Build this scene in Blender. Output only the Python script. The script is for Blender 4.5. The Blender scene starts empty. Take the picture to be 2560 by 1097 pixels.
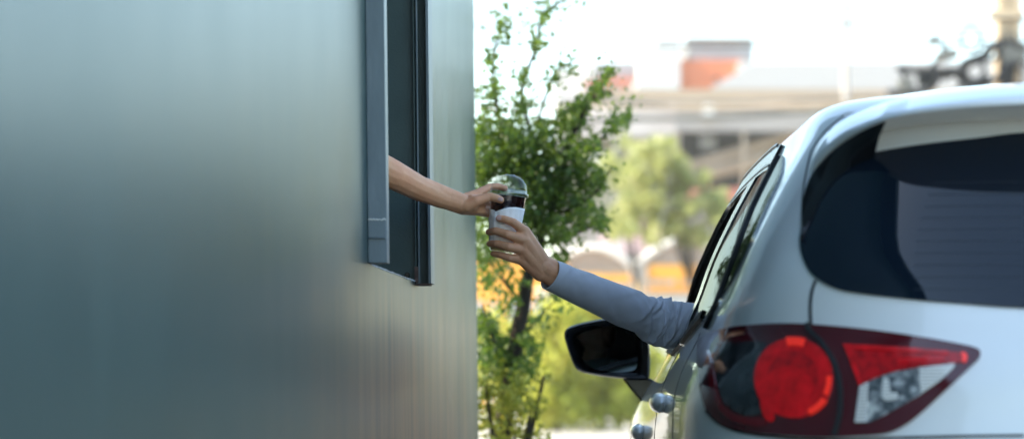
import bpy, bmesh, math, random
import numpy as np
from mathutils import Vector, Matrix
from mathutils.bvhtree import BVHTree
from mathutils.geometry import delaunay_2d_cdt
random.seed(7); rng = np.random.default_rng(7)
S = bpy.context.scene; C = S.collection
# ------------------------------------------------------------------ camera geometry
F, CX, HZ, H = 6044.0, 1280.0, 930.0, 1.05        # focal length in reference pixels, principal column, horizon row, eye height
def P(px, py, Y): return Vector(((px-CX)/F*Y, Y, H+(HZ-py)/F*Y))
CAM = Vector((0, 0, H))
# ------------------------------------------------------------------ object helpers
def wl(o):
    v = Vector((0, 0, 0))
    while o is not None:
        v += o.location; o = o.parent
    return v
def obj(name, verts, faces, mat=None, parent=None, smooth=False, sharp=None):
    me = bpy.data.meshes.new(name)
    off = wl(parent) if parent else Vector((0, 0, 0))
    me.from_pydata([tuple(Vector(v)-off) for v in verts], [], [tuple(f) for f in faces])
    me.update()
    o = bpy.data.objects.new(name, me); C.objects.link(o)
    if parent: o.parent = parent
    if mat: me.materials.append(mat)
    if smooth:
        me.polygons.foreach_set('use_smooth', [True]*len(me.polygons))
        if sharp: me.set_sharp_from_angle(angle=math.radians(sharp))
    return o
def tag(o, label=None, cat=None, group=None, kind=None):
    if label: o['label'] = label
    if cat: o['category'] = cat
    if group: o['group'] = group
    if kind: o['kind'] = kind
    return o
def thing(name, loc, label, cat, group=None):
    o = bpy.data.objects.new(name, None); C.objects.link(o); o.location = loc
    o.empty_display_size = .1
    return tag(o, label, cat, group)
def fixn(o):
    bm = bmesh.new(); bm.from_mesh(o.data); bmesh.ops.recalc_face_normals(bm, faces=bm.faces); bm.to_mesh(o.data); bm.free(); return o
class MB:
    def __init__(s): s.v = []; s.f = []
    def add(s, v, f):
        n = len(s.v); s.v += [Vector(a) for a in v]; s.f += [tuple(i+n for i in q) for q in f]; return s
    def box(s, a, b):
        x0,y0,z0 = a; x1,y1,z1 = b
        return s.hexa([(x0,y0,z0),(x1,y0,z0),(x1,y1,z0),(x0,y1,z0),(x0,y0,z1),(x1,y0,z1),(x1,y1,z1),(x0,y1,z1)])
    def hexa(s, p):
        return s.add(p, [(0,3,2,1),(4,5,6,7),(0,1,5,4),(1,2,6,5),(2,3,7,6),(3,0,4,7)])
    def tube(s, pts, r, n=8, cap=True):
        pts = [Vector(p) for p in pts]; rs = r if isinstance(r, (list, tuple)) else [r]*len(pts)
        rings = []; up = None
        for i, p in enumerate(pts):
            t = (pts[min(i+1, len(pts)-1)]-pts[max(i-1, 0)]).normalized()
            if up is None: up = t.orthogonal()
            u = (up-t*up.dot(t)).normalized(); up = u; w = t.cross(u)
            rings.append([p+(u*math.cos(a)+w*math.sin(a))*rs[i] for a in [2*math.pi*k/n for k in range(n)]])
        v = [q for rg in rings for q in rg]; f = []
        for i in range(len(pts)-1):
            for k in range(n):
                f.append((i*n+k, i*n+(k+1) % n, (i+1)*n+(k+1) % n, (i+1)*n+k))
        if cap: f.append(tuple(range(n-1, -1, -1))); f.append(tuple((len(pts)-1)*n+k for k in range(n)))
        return s.add(v, f)
    def build(s, name, mat, parent=None, smooth=False, sharp=40): return obj(name, s.v, s.f, mat, parent, smooth, sharp)
def bevel(o, w, seg=3):
    m = o.modifiers.new('bevel', 'BEVEL'); m.width = w; m.segments = seg; m.limit_method = 'ANGLE'
    o.data.polygons.foreach_set('use_smooth', [True]*len(o.data.polygons)); o.data.set_sharp_from_angle(angle=math.radians(50))
    return o
def cat_rom(pts, n=8, closed=False):
    pts = [np.array(p, float) for p in pts]; out = []; N = len(pts)
    rngi = range(N) if closed else range(N-1)
    for i in rngi:
        if closed: a, b, c, d = pts[i-1], pts[i], pts[(i+1) % N], pts[(i+2) % N]
        else: a, b, c, d = pts[max(i-1, 0)], pts[i], pts[i+1], pts[min(i+2, N-1)]
        for k in range(n):
            t = k/n
            out.append(.5*((2*b)+(c-a)*t+(2*a-5*b+4*c-d)*t*t+(3*b-a-3*c+d)*t**3))
    if not closed: out.append(pts[-1])
    return out
def pchip(xs, ys):
    xs = np.array(xs, float); ys = np.array(ys, float); h = np.diff(xs); d = np.diff(ys)/h
    m = np.zeros(len(xs)); m[0] = d[0]; m[-1] = d[-1]
    for i in range(1, len(xs)-1):
        if d[i-1]*d[i] > 0:
            w1 = 2*h[i]+h[i-1]; w2 = h[i]+2*h[i-1]; m[i] = (w1+w2)/(w1/d[i-1]+w2/d[i])
    def f(x):
        x = min(max(x, xs[0]), xs[-1]); i = int(min(np.searchsorted(xs, x, 'right')-1, len(xs)-2)); t = (x-xs[i])/h[i]
        return float((1+2*t)*(1-t)**2*ys[i]+t*(1-t)**2*h[i]*m[i]+t*t*(3-2*t)*ys[i+1]+t*t*(t-1)*h[i]*m[i+1])
    return f
def sstep(a, b, x):
    t = min(max((x-a)/(b-a), 0), 1); return t*t*(3-2*t)
# ------------------------------------------------------------------ materials
MATS = {}
class NT:
    def __init__(s, name):
        s.m = bpy.data.materials.new(name); s.m.use_nodes = True; s.t = s.m.node_tree; s.b = s.t.nodes['Principled BSDF']; MATS[name] = s.m
    def n(s, t, **k):
        o = s.t.nodes.new(t)
        for a, v in k.items(): setattr(o, a, v)
        return o
    def l(s, a, b): s.t.links.new(a, b)
    def set(s, **k):
        for a, v in k.items():
            i = s.b.inputs[a.replace('_', ' ')]
            i.default_value = (*v, 1) if isinstance(v, tuple) and len(v) == 3 and i.type == 'RGBA' else v
        return s
    def noise(s, scale, detail=4, vec=None, stretch=None, rough=.55):
        tc = s.n('ShaderNodeTexCoord'); mp = s.n('ShaderNodeMapping'); s.l(tc.outputs['Object'], mp.inputs['Vector'])
        if stretch: mp.inputs['Scale'].default_value = stretch
        nz = s.n('ShaderNodeTexNoise'); nz.inputs['Scale'].default_value = scale; nz.inputs['Detail'].default_value = detail; nz.inputs['Roughness'].default_value = rough
        s.l(mp.outputs[0], nz.inputs['Vector']); return nz.outputs['Fac']
    def ramp(s, fac, stops):
        r = s.n('ShaderNodeValToRGB'); s.l(fac, r.inputs[0]); e = r.color_ramp.elements
        while len(e) < len(stops): e.new(.5)
        for i, (p, c) in enumerate(stops): e[i].position = p; e[i].color = (*c, 1) if len(c) == 3 else c
        return r.outputs[0]
    def bump(s, fac, st, dist=.002):
        b = s.n('ShaderNodeBump'); b.inputs['Strength'].default_value = st; b.inputs['Distance'].default_value = dist
        s.l(fac, b.inputs['Height']); s.l(b.outputs[0], s.b.inputs['Normal']); return s
def varied(name, c0, c1, scale=6, rough=.6, bump=0, bs=None, stretch=None, dist=.002, **k):
    t = NT(name); f = t.noise(scale, 5, stretch=stretch)
    t.l(t.ramp(f, [(.3, c0), (.7, c1)]), t.b.inputs['Base Color']); t.set(Roughness=rough, **k)
    if bump: t.bump(t.noise(bs or scale*6, 3, stretch=stretch), bump, dist)
    return t.m
def leafmat(name, cols, transl=.35, tcol=(.3, .45, .05)):
    t = NT(name); g = t.n('ShaderNodeNewGeometry')
    col = t.ramp(g.outputs['Random Per Island'], [(i/max(1, len(cols)-1), c) for i, c in enumerate(cols)])
    t.l(col, t.b.inputs['Base Color']); t.set(Roughness=.45); t.b.inputs['Specular IOR Level'].default_value = .35
    tr = t.n('ShaderNodeBsdfTranslucent'); mx = t.n('ShaderNodeMix'); mx.data_type = 'RGBA'; mx.blend_type = 'MULTIPLY'; mx.inputs[0].default_value = 1
    br = t.n('ShaderNodeMix'); br.data_type = 'RGBA'; br.inputs[0].default_value = .6; t.l(col, br.inputs[6]); br.inputs[7].default_value = (*tcol, 1)
    t.l(br.outputs[2], tr.inputs['Color'])
    ms = t.n('ShaderNodeMixShader'); ms.inputs[0].default_value = transl
    out = t.t.nodes['Material Output']; t.l(t.b.outputs[0], ms.inputs[1]); t.l(tr.outputs[0], ms.inputs[2]); t.l(ms.outputs[0], out.inputs['Surface'])
    return t.m
def clearmat(name, tint=(1, 1, 1), rough=.03, base=.02, ior=1.5):
    t = NT(name); tr = t.n('ShaderNodeBsdfTransparent'); tr.inputs[0].default_value = (*tint, 1)
    gl = t.n('ShaderNodeBsdfGlossy'); gl.inputs['Roughness'].default_value = rough
    fr = t.n('ShaderNodeMath', operation='MULTIPLY'); lw = t.n('ShaderNodeLayerWeight'); lw.inputs[0].default_value = .5; pw = t.n('ShaderNodeMath', operation='POWER'); pw.inputs[1].default_value = 4; t.l(lw.outputs['Facing'], pw.inputs[0]); t.l(pw.outputs[0], fr.inputs[0]); fr.inputs[1].default_value = (ior-1)*1.3
    ad = t.n('ShaderNodeMath', operation='ADD'); ad.inputs[1].default_value = base; t.l(fr.outputs[0], ad.inputs[0])
    ms = t.n('ShaderNodeMixShader'); t.l(ad.outputs[0], ms.inputs[0]); t.l(tr.outputs[0], ms.inputs[1]); t.l(gl.outputs[0], ms.inputs[2])
    t.l(ms.outputs[0], t.t.nodes['Material Output'].inputs['Surface']); return t.m

# painted steel of the kiosk wall: semi-gloss, streaked vertically by brush and weather
t = NT('wall_paint')
f1 = t.noise(5, 5, stretch=(1, 1, .12)); f2 = t.noise(2.6, 5, stretch=(1, 1, .6))
mx = t.n('ShaderNodeMath', operation='MULTIPLY_ADD'); mx.inputs[1].default_value = .35; t.l(f1, mx.inputs[0])
hf = t.n('ShaderNodeMath', operation='MULTIPLY'); hf.inputs[1].default_value = .65; t.l(f2, hf.inputs[0]); t.l(hf.outputs[0], mx.inputs[2])
t.l(t.ramp(mx.outputs[0], [(.3, (.009, .040, .043)), (.7, (.032, .073, .074))]), t.b.inputs['Base Color'])
rr = t.n('ShaderNodeMapRange'); rr.inputs['To Min'].default_value = .22; rr.inputs['To Max'].default_value = .43; t.l(mx.outputs[0], rr.inputs['Value']); t.l(rr.outputs[0], t.b.inputs['Roughness'])
t.bump(t.noise(6, 4, stretch=(1, 1, .12)), .16, .003)
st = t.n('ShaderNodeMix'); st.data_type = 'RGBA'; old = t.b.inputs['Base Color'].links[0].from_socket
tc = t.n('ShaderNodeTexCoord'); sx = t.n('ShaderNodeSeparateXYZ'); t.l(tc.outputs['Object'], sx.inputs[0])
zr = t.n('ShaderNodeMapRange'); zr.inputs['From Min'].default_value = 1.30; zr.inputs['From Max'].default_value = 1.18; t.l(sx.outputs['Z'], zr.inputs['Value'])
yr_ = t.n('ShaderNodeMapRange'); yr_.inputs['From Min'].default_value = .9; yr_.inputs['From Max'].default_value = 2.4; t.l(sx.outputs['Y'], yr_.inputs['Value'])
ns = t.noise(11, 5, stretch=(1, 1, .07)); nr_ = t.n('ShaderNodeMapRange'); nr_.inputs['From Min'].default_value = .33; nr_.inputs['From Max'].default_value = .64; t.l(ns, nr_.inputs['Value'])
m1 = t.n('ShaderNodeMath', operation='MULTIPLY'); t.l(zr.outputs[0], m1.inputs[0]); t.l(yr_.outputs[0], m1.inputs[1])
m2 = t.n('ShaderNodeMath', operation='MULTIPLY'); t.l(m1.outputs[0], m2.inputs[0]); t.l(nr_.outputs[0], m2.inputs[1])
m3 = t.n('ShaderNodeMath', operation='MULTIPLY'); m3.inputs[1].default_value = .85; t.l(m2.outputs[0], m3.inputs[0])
t.l(m3.outputs[0], st.inputs[0]); t.l(old, st.inputs[6]); st.inputs[7].default_value = (.26, .165, .095, 1); t.l(st.outputs[2], t.b.inputs['Base Color'])  # rust streaks below the sill, with a warm reflection painted into the same brown
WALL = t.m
STEEL = varied('blue_grey_steel_paint', (.10, .14, .165), (.155, .20, .23), 14, .42, .3, 120, stretch=(1, 1, .3))
STEELD = varied('dark_teal_steel_paint', (.03, .062, .064), (.045, .082, .083), 9, .5, .25, 160)
RUST = varied('rusty_chipped_edge', (.05, .03, .025), (.16, .1, .08), 60, .8, .5, 200)
CHIP = varied('chipped_paint_edge', (.45, .46, .46), (.72, .72, .7), 80, .8, .5, 200)
PAINT = NT('white_car_paint'); PAINT.set(Base_Color=(.80, .81, .81), Roughness=.36, Coat_Weight=.8, Coat_Roughness=.05, Metallic=.1); PAINT = PAINT.m
GBLACK = NT('gloss_black_plastic'); GBLACK.set(Base_Color=(.006, .007, .009), Roughness=.2); GBLACK.b.inputs['Specular IOR Level'].default_value = .35; GBLACK = GBLACK.m
MBLACK = varied('matt_black_plastic', (.010, .012, .014), (.016, .018, .02), 40, .6); MBLACK.node_tree.nodes['Principled BSDF'].inputs['Specular IOR Level'].default_value = .12
GLASSB = NT('dark_privacy_glass'); GLASSB.set(Base_Color=(.003, .008, .017), Roughness=.02, Coat_Weight=.0); GLASSB.b.inputs['IOR'].default_value = 1.5; GLASSB = GLASSB.m
SIDEG = NT('side_window_glass'); SIDEG.set(Base_Color=(.012, .016, .016), Roughness=.03); SIDEG.b.inputs['IOR'].default_value = 1.07; gl_ = SIDEG.n('ShaderNodeBsdfGlossy'); gl_.inputs['Roughness'].default_value = .03; gl_.inputs[0].default_value = (.8, .85, .85, 1); mx_ = SIDEG.n('ShaderNodeMixShader'); mx_.inputs[0].default_value = .24; SIDEG.b.inputs['Specular IOR Level'].default_value = 0; SIDEG.l(SIDEG.b.outputs[0], mx_.inputs[1]); SIDEG.l(gl_.outputs[0], mx_.inputs[2]); SIDEG.l(mx_.outputs[0], SIDEG.t.nodes['Material Output'].inputs['Surface']); SIDEG = SIDEG.m
MIRROR = NT('mirror_silver'); MIRROR.set(Base_Color=(.42, .48, .5), Roughness=.02, Metallic=1.0); MIRROR = MIRROR.m
CHROME = NT('trim_chrome'); CHROME.set(Base_Color=(.16, .155, .14), Roughness=.35, Metallic=1.0); CHROME = CHROME.m
SEAM = NT('panel_gap_shadow_rubber'); SEAM.set(Base_Color=(.012, .013, .015), Roughness=.7); SEAM = SEAM.m
def gloss(name, col, rough=.12, **k):
    t = NT(name); t.set(Base_Color=col, Roughness=rough, Coat_Weight=.4, Coat_Roughness=.02, **k); return t.m
LRIM = gloss('lamp_dark_red_lens', (.075, .004, .009), .1)
t = NT('lamp_smoked_segment'); t.l(t.ramp(t.noise(30, 3), [(.35, (.008, .011, .013)), (.7, (.055, .062, .066))]), t.b.inputs['Base Color']); t.set(Roughness=.1, Coat_Weight=.3); LSMOKE = t.m
t = NT('lamp_bright_red'); t.l(t.ramp(t.noise(38, 3), [(.3, (.17, .0, .003)), (.7, (.52, .003, .010))]), t.b.inputs['Base Color']); t.set(Roughness=.2, Coat_Weight=.15, Coat_Roughness=.02); t.set(Emission_Color=(1, .004, .01), Emission_Strength=.03); LRED = t.m
t = NT('lamp_deep_red'); t.l(t.ramp(t.noise(60, 3), [(.3, (.11, .0, .003)), (.7, (.36, .002, .007))]), t.b.inputs['Base Color']); t.set(Roughness=.2, Coat_Weight=.15, Coat_Roughness=.02); t.set(Emission_Color=(1, .002, .008), Emission_Strength=.02); LDRED = t.m
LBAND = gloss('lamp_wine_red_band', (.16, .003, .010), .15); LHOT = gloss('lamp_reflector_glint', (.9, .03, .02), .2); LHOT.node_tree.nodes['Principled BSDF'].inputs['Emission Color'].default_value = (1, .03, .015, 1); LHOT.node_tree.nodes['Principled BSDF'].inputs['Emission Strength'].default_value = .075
t = NT('lamp_clear_reflector'); wv = t.noise(55, 2); t.l(t.ramp(wv, [(.38, (.09, .1, .11)), (.52, (.35, .35, .36)), (.62, (.8, .78, .74))]), t.b.inputs['Base Color']); t.set(Roughness=.15, Metallic=.4, Coat_Weight=1.0); LCLEAR = t.m
t = NT('lamp_ribbed_clear'); tc = t.n('ShaderNodeTexCoord'); w = t.n('ShaderNodeTexWave', wave_type='BANDS', bands_direction='Z'); w.inputs['Scale'].default_value = 55; t.l(tc.outputs['Object'], w.inputs[0])
t.l(t.ramp(w.outputs['Fac'], [(.2, (.45, .42, .38)), (.7, (.85, .83, .8))]), t.b.inputs['Base Color']); t.set(Roughness=.2, Coat_Weight=1.0); LRIB = t.m
RUBBER = varied('tyre_rubber', (.012, .012, .012), (.03, .03, .03), 20, .8)
ALLOY = NT('alloy_wheel'); ALLOY.set(Base_Color=(.5, .5, .52), Metallic=1.0, Roughness=.3); ALLOY = ALLOY.m
LINING = varied('dark_cabin_lining', (.008, .009, .01), (.014, .015, .016), 30, .9)
def skin(name, c0, c1, cr):
    t = NT(name); f = t.noise(28, 4); f2 = t.noise(9, 3)
    a = t.ramp(f, [(.3, c0), (.7, c1)]); m = t.n('ShaderNodeMix'); m.data_type = 'RGBA'
    rm = t.n('ShaderNodeMapRange'); rm.inputs['From Min'].default_value = .45; rm.inputs['From Max'].default_value = .75; rm.inputs['To Max'].default_value = .55
    t.l(f2, rm.inputs['Value']); t.l(rm.outputs[0], m.inputs[0]); t.l(a, m.inputs[6]); m.inputs[7].default_value = (*cr, 1)
    t.l(m.outputs[2], t.b.inputs['Base Color']); t.set(Roughness=.5, Subsurface_Weight=.12, Subsurface_Scale=.006)
    t.b.inputs['Subsurface Radius'].default_value = (1, .35, .2)
    t.bump(t.noise(120, 5, stretch=(1, 1, 1.8), rough=.7), .6, .0016); return t.m
SKINA = skin('server_skin', (.66, .315, .17), (.76, .39, .225), (.72, .275, .155))
SKINB = skin('driver_skin', (.60, .285, .155), (.70, .365, .21), (.62, .225, .125))
NAIL = NT('fingernail'); NAIL.set(Base_Color=(.58, .34, .29), Roughness=.22); NAIL = NAIL.m
HAIR = varied('black_hair', (.008, .006, .005), (.02, .015, .012), 60, .5)
t = NT('blue_grey_cotton_sleeve'); t.l(t.ramp(t.noise(30, 4), [(.3, (.42, .44, .50)), (.7, (.48, .50, .56))]), t.b.inputs['Base Color']); t.set(Roughness=.85, Sheen_Weight=.25); t.bump(t.noise(420, 2), .3, .0008); SHIRT = t.m
TEE = varied('dark_work_shirt', (.02, .022, .025), (.03, .032, .036), 40, .9)
PLASTIC = clearmat('clear_cup_plastic', (.98, .98, .98), .04, .02, 1.36)
DOME = clearmat('clear_dome_lid_plastic', (.98, .99, .99), .03, .03, 1.45)
RIMM = clearmat('lid_rim_plastic', (.86, .9, .9), .06, .16, 1.3)
COFFEE = NT('iced_black_coffee'); COFFEE.set(Base_Color=(.022, .008, .007), Roughness=.08, Coat_Weight=1.0); COFFEE = COFFEE.m
PALEC = NT('pale_yellow_cup_base'); PALEC.set(Base_Color=(.62, .52, .26), Roughness=.2); PALEC = PALEC.m
PAPER = varied('white_paper_napkin', (.87, .86, .87), (.94, .93, .94), 40, .8, .5, 90)
BARK = varied('dark_bark', (.016, .012, .009), (.042, .03, .022), 18, 1.0, .7, 60, stretch=(1, 1, .3), dist=.01)
LEAF1 = leafmat('tree_leaf', [(.012, .036, .012), (.034, .082, .017), (.10, .155, .03), (.024, .06, .018), (.05, .10, .02)], .36, (.30, .46, .05))
LEAF2 = leafmat('hedge_leaf', [(.05, .08, .012), (.20, .24, .03), (.55, .50, .10), (.06, .10, .015), (.40, .40, .07), (.08, .12, .02)], .4, (.5, .5, .06))
LEAF3 = leafmat('far_tree_leaf', [(.17, .20, .06), (.28, .30, .10), (.40, .38, .19)], .45, (.58, .60, .22))
LEAF4 = leafmat('sunlit_shrub_leaf', [(.14, .17, .025), (.42, .45, .05), (.55, .56, .08), (.18, .21, .03), (.78, .72, .18), (.42, .44, .05)], .5, (.80, .78, .18))
ORLEAF = leafmat('orange_blossom', [(.7, .22, .02), (.8, .35, .05)], .4, (.9, .4, .05))
WHITEW = varied('white_render', (.55, .535, .52), (.64, .63, .615), 3, .85)
ORANGEW = varied('orange_painted_render', (.62, .16, .065), (.70, .20, .085), .8, .85)
GREYW = varied('pale_grey_cladding', (.30, .31, .325), (.37, .38, .395), 1, .7)
t = NT('corrugated_grey_roof'); tc = t.n('ShaderNodeTexCoord'); w = t.n('ShaderNodeTexWave', wave_type='BANDS', bands_direction='X'); w.inputs['Scale'].default_value = 3; t.l(tc.outputs['Object'], w.inputs[0])
t.l(t.ramp(w.outputs['Fac'], [(.1, (.19, .187, .187)), (.8, (.27, .266, .262))]), t.b.inputs['Base Color']); t.set(Roughness=.6); t.bump(w.outputs['Fac'], .5, .04); t.b.inputs['Specular IOR Level'].default_value = .1; CORR = t.m
t = NT('striped_beige_roof'); tc = t.n('ShaderNodeTexCoord'); w = t.n('ShaderNodeTexWave', wave_type='BANDS', bands_direction='Z'); w.inputs['Scale'].default_value = .9; w.inputs['Distortion'].default_value = 1.5; t.l(tc.outputs['Object'], w.inputs[0])
t.l(t.ramp(w.outputs['Fac'], [(.1, (.15, .115, .08)), (.8, (.23, .185, .135))]), t.b.inputs['Base Color']); t.set(Roughness=.7); t.b.inputs['Specular IOR Level'].default_value = .1; BEIGE = t.m
FASCIA = varied('white_eave_board', (.28, .25, .235), (.36, .325, .305), .8, .8, stretch=(.4, 1, 3))
DARKIN = varied('dark_shed_interior', (.02, .02, .022), (.05, .045, .042), .6, .9)
WOODB = varied('weathered_beam', (.32, .24, .17), (.42, .33, .25), 2, .8)
REDB = varied('faded_red_board', (.42, .13, .09), (.52, .19, .14), 2, .8)
ORANGE = varied('orange_steel_paint', (.85, .33, .03), (.95, .42, .06), 1.5, .5)
CANVAS = varied('beige_canvas', (.34, .26, .21), (.42, .33, .27), 1.5, .85)
CANVW = varied('white_canvas_edge', (.78, .74, .7), (.85, .82, .78), 2, .8)
PINKW = varied('faded_pink_and_white_panel', (.72, .32, .30), (.82, .72, .70), 1.1, .8)
CONC = varied('tan_concrete', (.42, .31, .2), (.54, .42, .29), 2.5, .85, .3, 20)
PALEP = varied('pale_post_paint', (.42, .37, .34), (.50, .45, .42), 3, .7)
CABLE = varied('black_cable', (.012, .012, .014), (.03, .03, .034), 9, .6)
CABLEL = varied('grey_weathered_cable', (.10, .10, .105), (.16, .16, .165), 1, .6)
BOXG = varied('grey_junction_box', (.10, .10, .09), (.15, .145, .13), 6, .6)
t = NT('concrete_forecourt'); f = t.noise(.35, 6); t.l(t.ramp(f, [(.3, (.34, .31, .28)), (.7, (.44, .41, .37))]), t.b.inputs['Base Color']); t.set(Roughness=.9); t.bump(t.noise(30, 4), .4, .01); GROUND = t.m
ASPH = varied('worn_concrete_lane', (.24, .23, .22), (.32, .31, .29), 3, .9, .5, 60, dist=.006)

# ------------------------------------------------------------------ setting
obj('ground', [(-400, -200, 0), (400, -200, 0), (400, 600, 0), (-400, 600, 0)], [(0, 1, 2, 3)], GROUND)['kind'] = 'structure'
obj('drive_lane', [(-.62, -30, .004), (4.5, -30, .004), (4.5, 24, .004), (-.62, 24, .004)], [(0, 1, 2, 3)], ASPH)['kind'] = 'structure'

# ------------------------------------------------------------------ kiosk
X0, SL, LEAN = -.599, .0596, .011
NRM = Vector((1, -SL, 0)).normalized()
def W(Y, n, z): return Vector((X0+SL*Y-LEAN*(z-1.3), Y, z))+NRM*n
YN, YF, ZS, ZL, YE, TH = 5.07, 6.03, 1.276, 2.45, 8.08, .11
kiosk = thing('drive_through_kiosk', W(3, -1.4, 0), 'tall blue-green painted steel drive-through kiosk with a narrow open window', 'kiosk')
cols = [-5, YN, YF, YE]; rows = [0, ZS, ZL, 3.9]
wv = [W(y, 0, z) for z in rows for y in cols]; wf = [(r*4+c, r*4+c+1, r*4+c+5, r*4+c+4) for r in range(3) for c in range(3) if not (r == 1 and c == 1)]
n0 = len(wv); wv += [W(y, -2.8, z) for z in (0, 3.9) for y in (-5, YE)]
wf += [(n0, n0+2, n0+3, n0+1), (3, n0+1, n0+3, 15), (0, 12, n0+2, n0)]
wf = [f[::1] for f in wf]
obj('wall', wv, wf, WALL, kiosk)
MB().hexa([W(-5.2, -3, 3.9), W(-5.2, .25, 3.9), W(YE+.25, .25, 3.9), W(YE+.25, -3, 3.9), W(-5.2, -3, 4.05), W(-5.2, .25, 4.05), W(YE+.25, .25, 4.05), W(YE+.25, -3, 4.05)]).build('roof', STEELD, kiosk)
m = MB()
m.add([W(YF, -.002, ZS-.06), W(YF, -TH, ZS-.06), W(YF, -TH, ZL), W(YF, -.002, ZL)], [(0, 1, 2, 3)])
m.add([W(YN, -.002, ZS), W(YN, -TH, ZS), W(YN, -TH, ZL), W(YN, -.002, ZL)], [(3, 2, 1, 0)])
m.add([W(YN, -.002, ZS-.004), W(YF, -.002, ZS-.004), W(YF, -TH, ZS-.004), W(YN, -TH, ZS-.004)], [(0, 1, 2, 3)])
m.add([W(YN, -.002, ZL-.002), W(YF, -.002, ZL-.002), W(YF, -TH, ZL-.002), W(YN, -TH, ZL-.002)], [(3, 2, 1, 0)])
rv = m.build('window_reveal', STEELD, kiosk)
# inner skin of the wall, floor and back wall, so the room behind the window is dark
m = MB()
for (a, b, c, d) in ((-5, YN, 0, 3.9), (YF, YE, 0, 3.9), (YN, YF, 0, ZS-.004), (YN, YF, ZL, 3.9)):
    m.add([W(a, -TH, c), W(b, -TH, c), W(b, -TH, d), W(a, -TH, d)], [(0, 1, 2, 3)])
m.build('inner_wall', STEELD, kiosk)
MB().add([W(-5, -TH, .3), W(YE, -TH, .3), W(YE, -2.8, .3), W(-5, -2.8, .3)], [(0, 1, 2, 3)]).build('inner_floor', MBLACK, kiosk)
cv = [(math.cos(a)*.007, math.sin(a)*.007) for a in [k*math.pi/6 for k in range(12)]]
bp = P(1018, 687, YF-.001)
obj('bolt', [bp+Vector((x, 0, y)) for x, y in cv]+[bp+Vector((x*.8, -.006, y*.8)) for x, y in cv],
    [(k, (k+1) % 12, 12+(k+1) % 12, 12+k) for k in range(12)]+[tuple(range(12, 24))], GBLACK, rv)
def wallbox(y0, y1, n0, n1, z0, z1):
    return [W(y0, n0, z0), W(y0, n1, z0), W(y1, n1, z0), W(y1, n0, z0), W(y0, n0, z1), W(y0, n1, z1), W(y1, n1, z1), W(y1, n0, z1)]
# near jamb post: a flat steel tube standing proud of the wall
fp = bevel(MB().hexa(wallbox(5.026, 5.076, .0, .0395, ZS+.001, ZL+.1)).build('window_post', STEEL, kiosk), .0018)
br = MB().hexa(wallbox(5.0225, 5.0255, .001, .0375, 1.330, 1.366)); br.hexa(wallbox(5.020, 5.0255, .000, .038, 1.3275, 1.3300))
bevel(br.build('welded_plate', STEEL, fp), .001)
m = MB(); pts = []
for k in range(15):
    u = k/14; pts.append(W(5.0225, .001+u*.037, 1.367+random.uniform(-.0015, .0025)))
m.tube(pts, [random.uniform(.0012, .0024) for _ in pts], 6); m.build('weld_seam', CHIP, fp, True)
# far jamb: an open steel channel
ch = MB(); ch.hexa(wallbox(YF-.03, YF+.07, .0335, .0405, 1.2705, ZL+.1))
jb = bevel(ch.build('window_channel', STEEL, kiosk), .001)
MB().hexa(wallbox(YF+.04, YF+.07, .001, .0335, 1.2705, ZL+.1)).build('channel_web', STEELD, jb)
MB().hexa(wallbox(YF-.02, YF+.04, .0005, .0035, 1.2705, ZL+.1)).build('inner_flange', STEELD, jb)
bevel(MB().hexa(wallbox(YF-.024, YF-.02, .0085, .0125, 1.2705, ZL+.1)).build('channel_lip', STEEL, jb), .0006)
MB().hexa(wallbox(YF-.026, YF-.0205, -.001, .008, 1.2725, 1.312)).build('rusty_end', RUST, jb)
MB().hexa(wallbox(YF-.03, YF+.07, .001, .0332, 1.267, 1.2702)).build('channel_foot', RUST, jb)
# torn paint along the cut sill
m = MB(); N = 70
v = []; f = []
for k in range(N+1):
    y = YN+(YF-.035-YN)*k/N; d = abs(random.gauss(0, .0014))
    v += [W(y, .0012, ZS-.0005-d), W(y, .0018, ZS+.0005+random.uniform(0, .002)), W(y, -.006, ZS+.001)]
for k in range(N): f += [(k*3, k*3+3, k*3+4, k*3+1), (k*3+1, k*3+4, k*3+5, k*3+2)]
obj('torn_sill_edge', v, f, CHIP, kiosk)

# ------------------------------------------------------------------ bodies: closed capsules fused by a voxel remesh into one skin
def capsule(bm_v, bm_f, a, b, ra, rb, n=14, flat=None):
    a = Vector(a); b = Vector(b); ax = b-a; L = ax.length; t = ax.normalized() if L > 1e-6 else Vector((0, 0, 1)); u = t.orthogonal().normalized(); w = t.cross(u)
    prof = [(-ra*math.cos(k*math.pi/10), ra*math.sin(k*math.pi/10)) for k in range(1, 6)]+[(L+rb*math.sin(k*math.pi/10), rb*math.cos(k*math.pi/10)) for k in range(0, 5)]
    base = len(bm_v)
    for (s, r) in prof:
        for k in range(n):
            an = 2*math.pi*k/n; bm_v.append(a+t*s+(u*math.cos(an)+w*math.sin(an))*r)
    bm_v.append(a-t*ra); bm_v.append(b+t*rb); p0 = len(bm_v)-2; p1 = p0+1
    for i in range(len(prof)-1):
        for k in range(n): bm_f.append((base+i*n+k, base+i*n+(k+1) % n, base+(i+1)*n+(k+1) % n, base+(i+1)*n+k))
    for k in range(n):
        bm_f.append((p0, base+(k+1) % n, base+k)); q = base+(len(prof)-1)*n; bm_f.append((p1, q+k, q+(k+1) % n))
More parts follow.
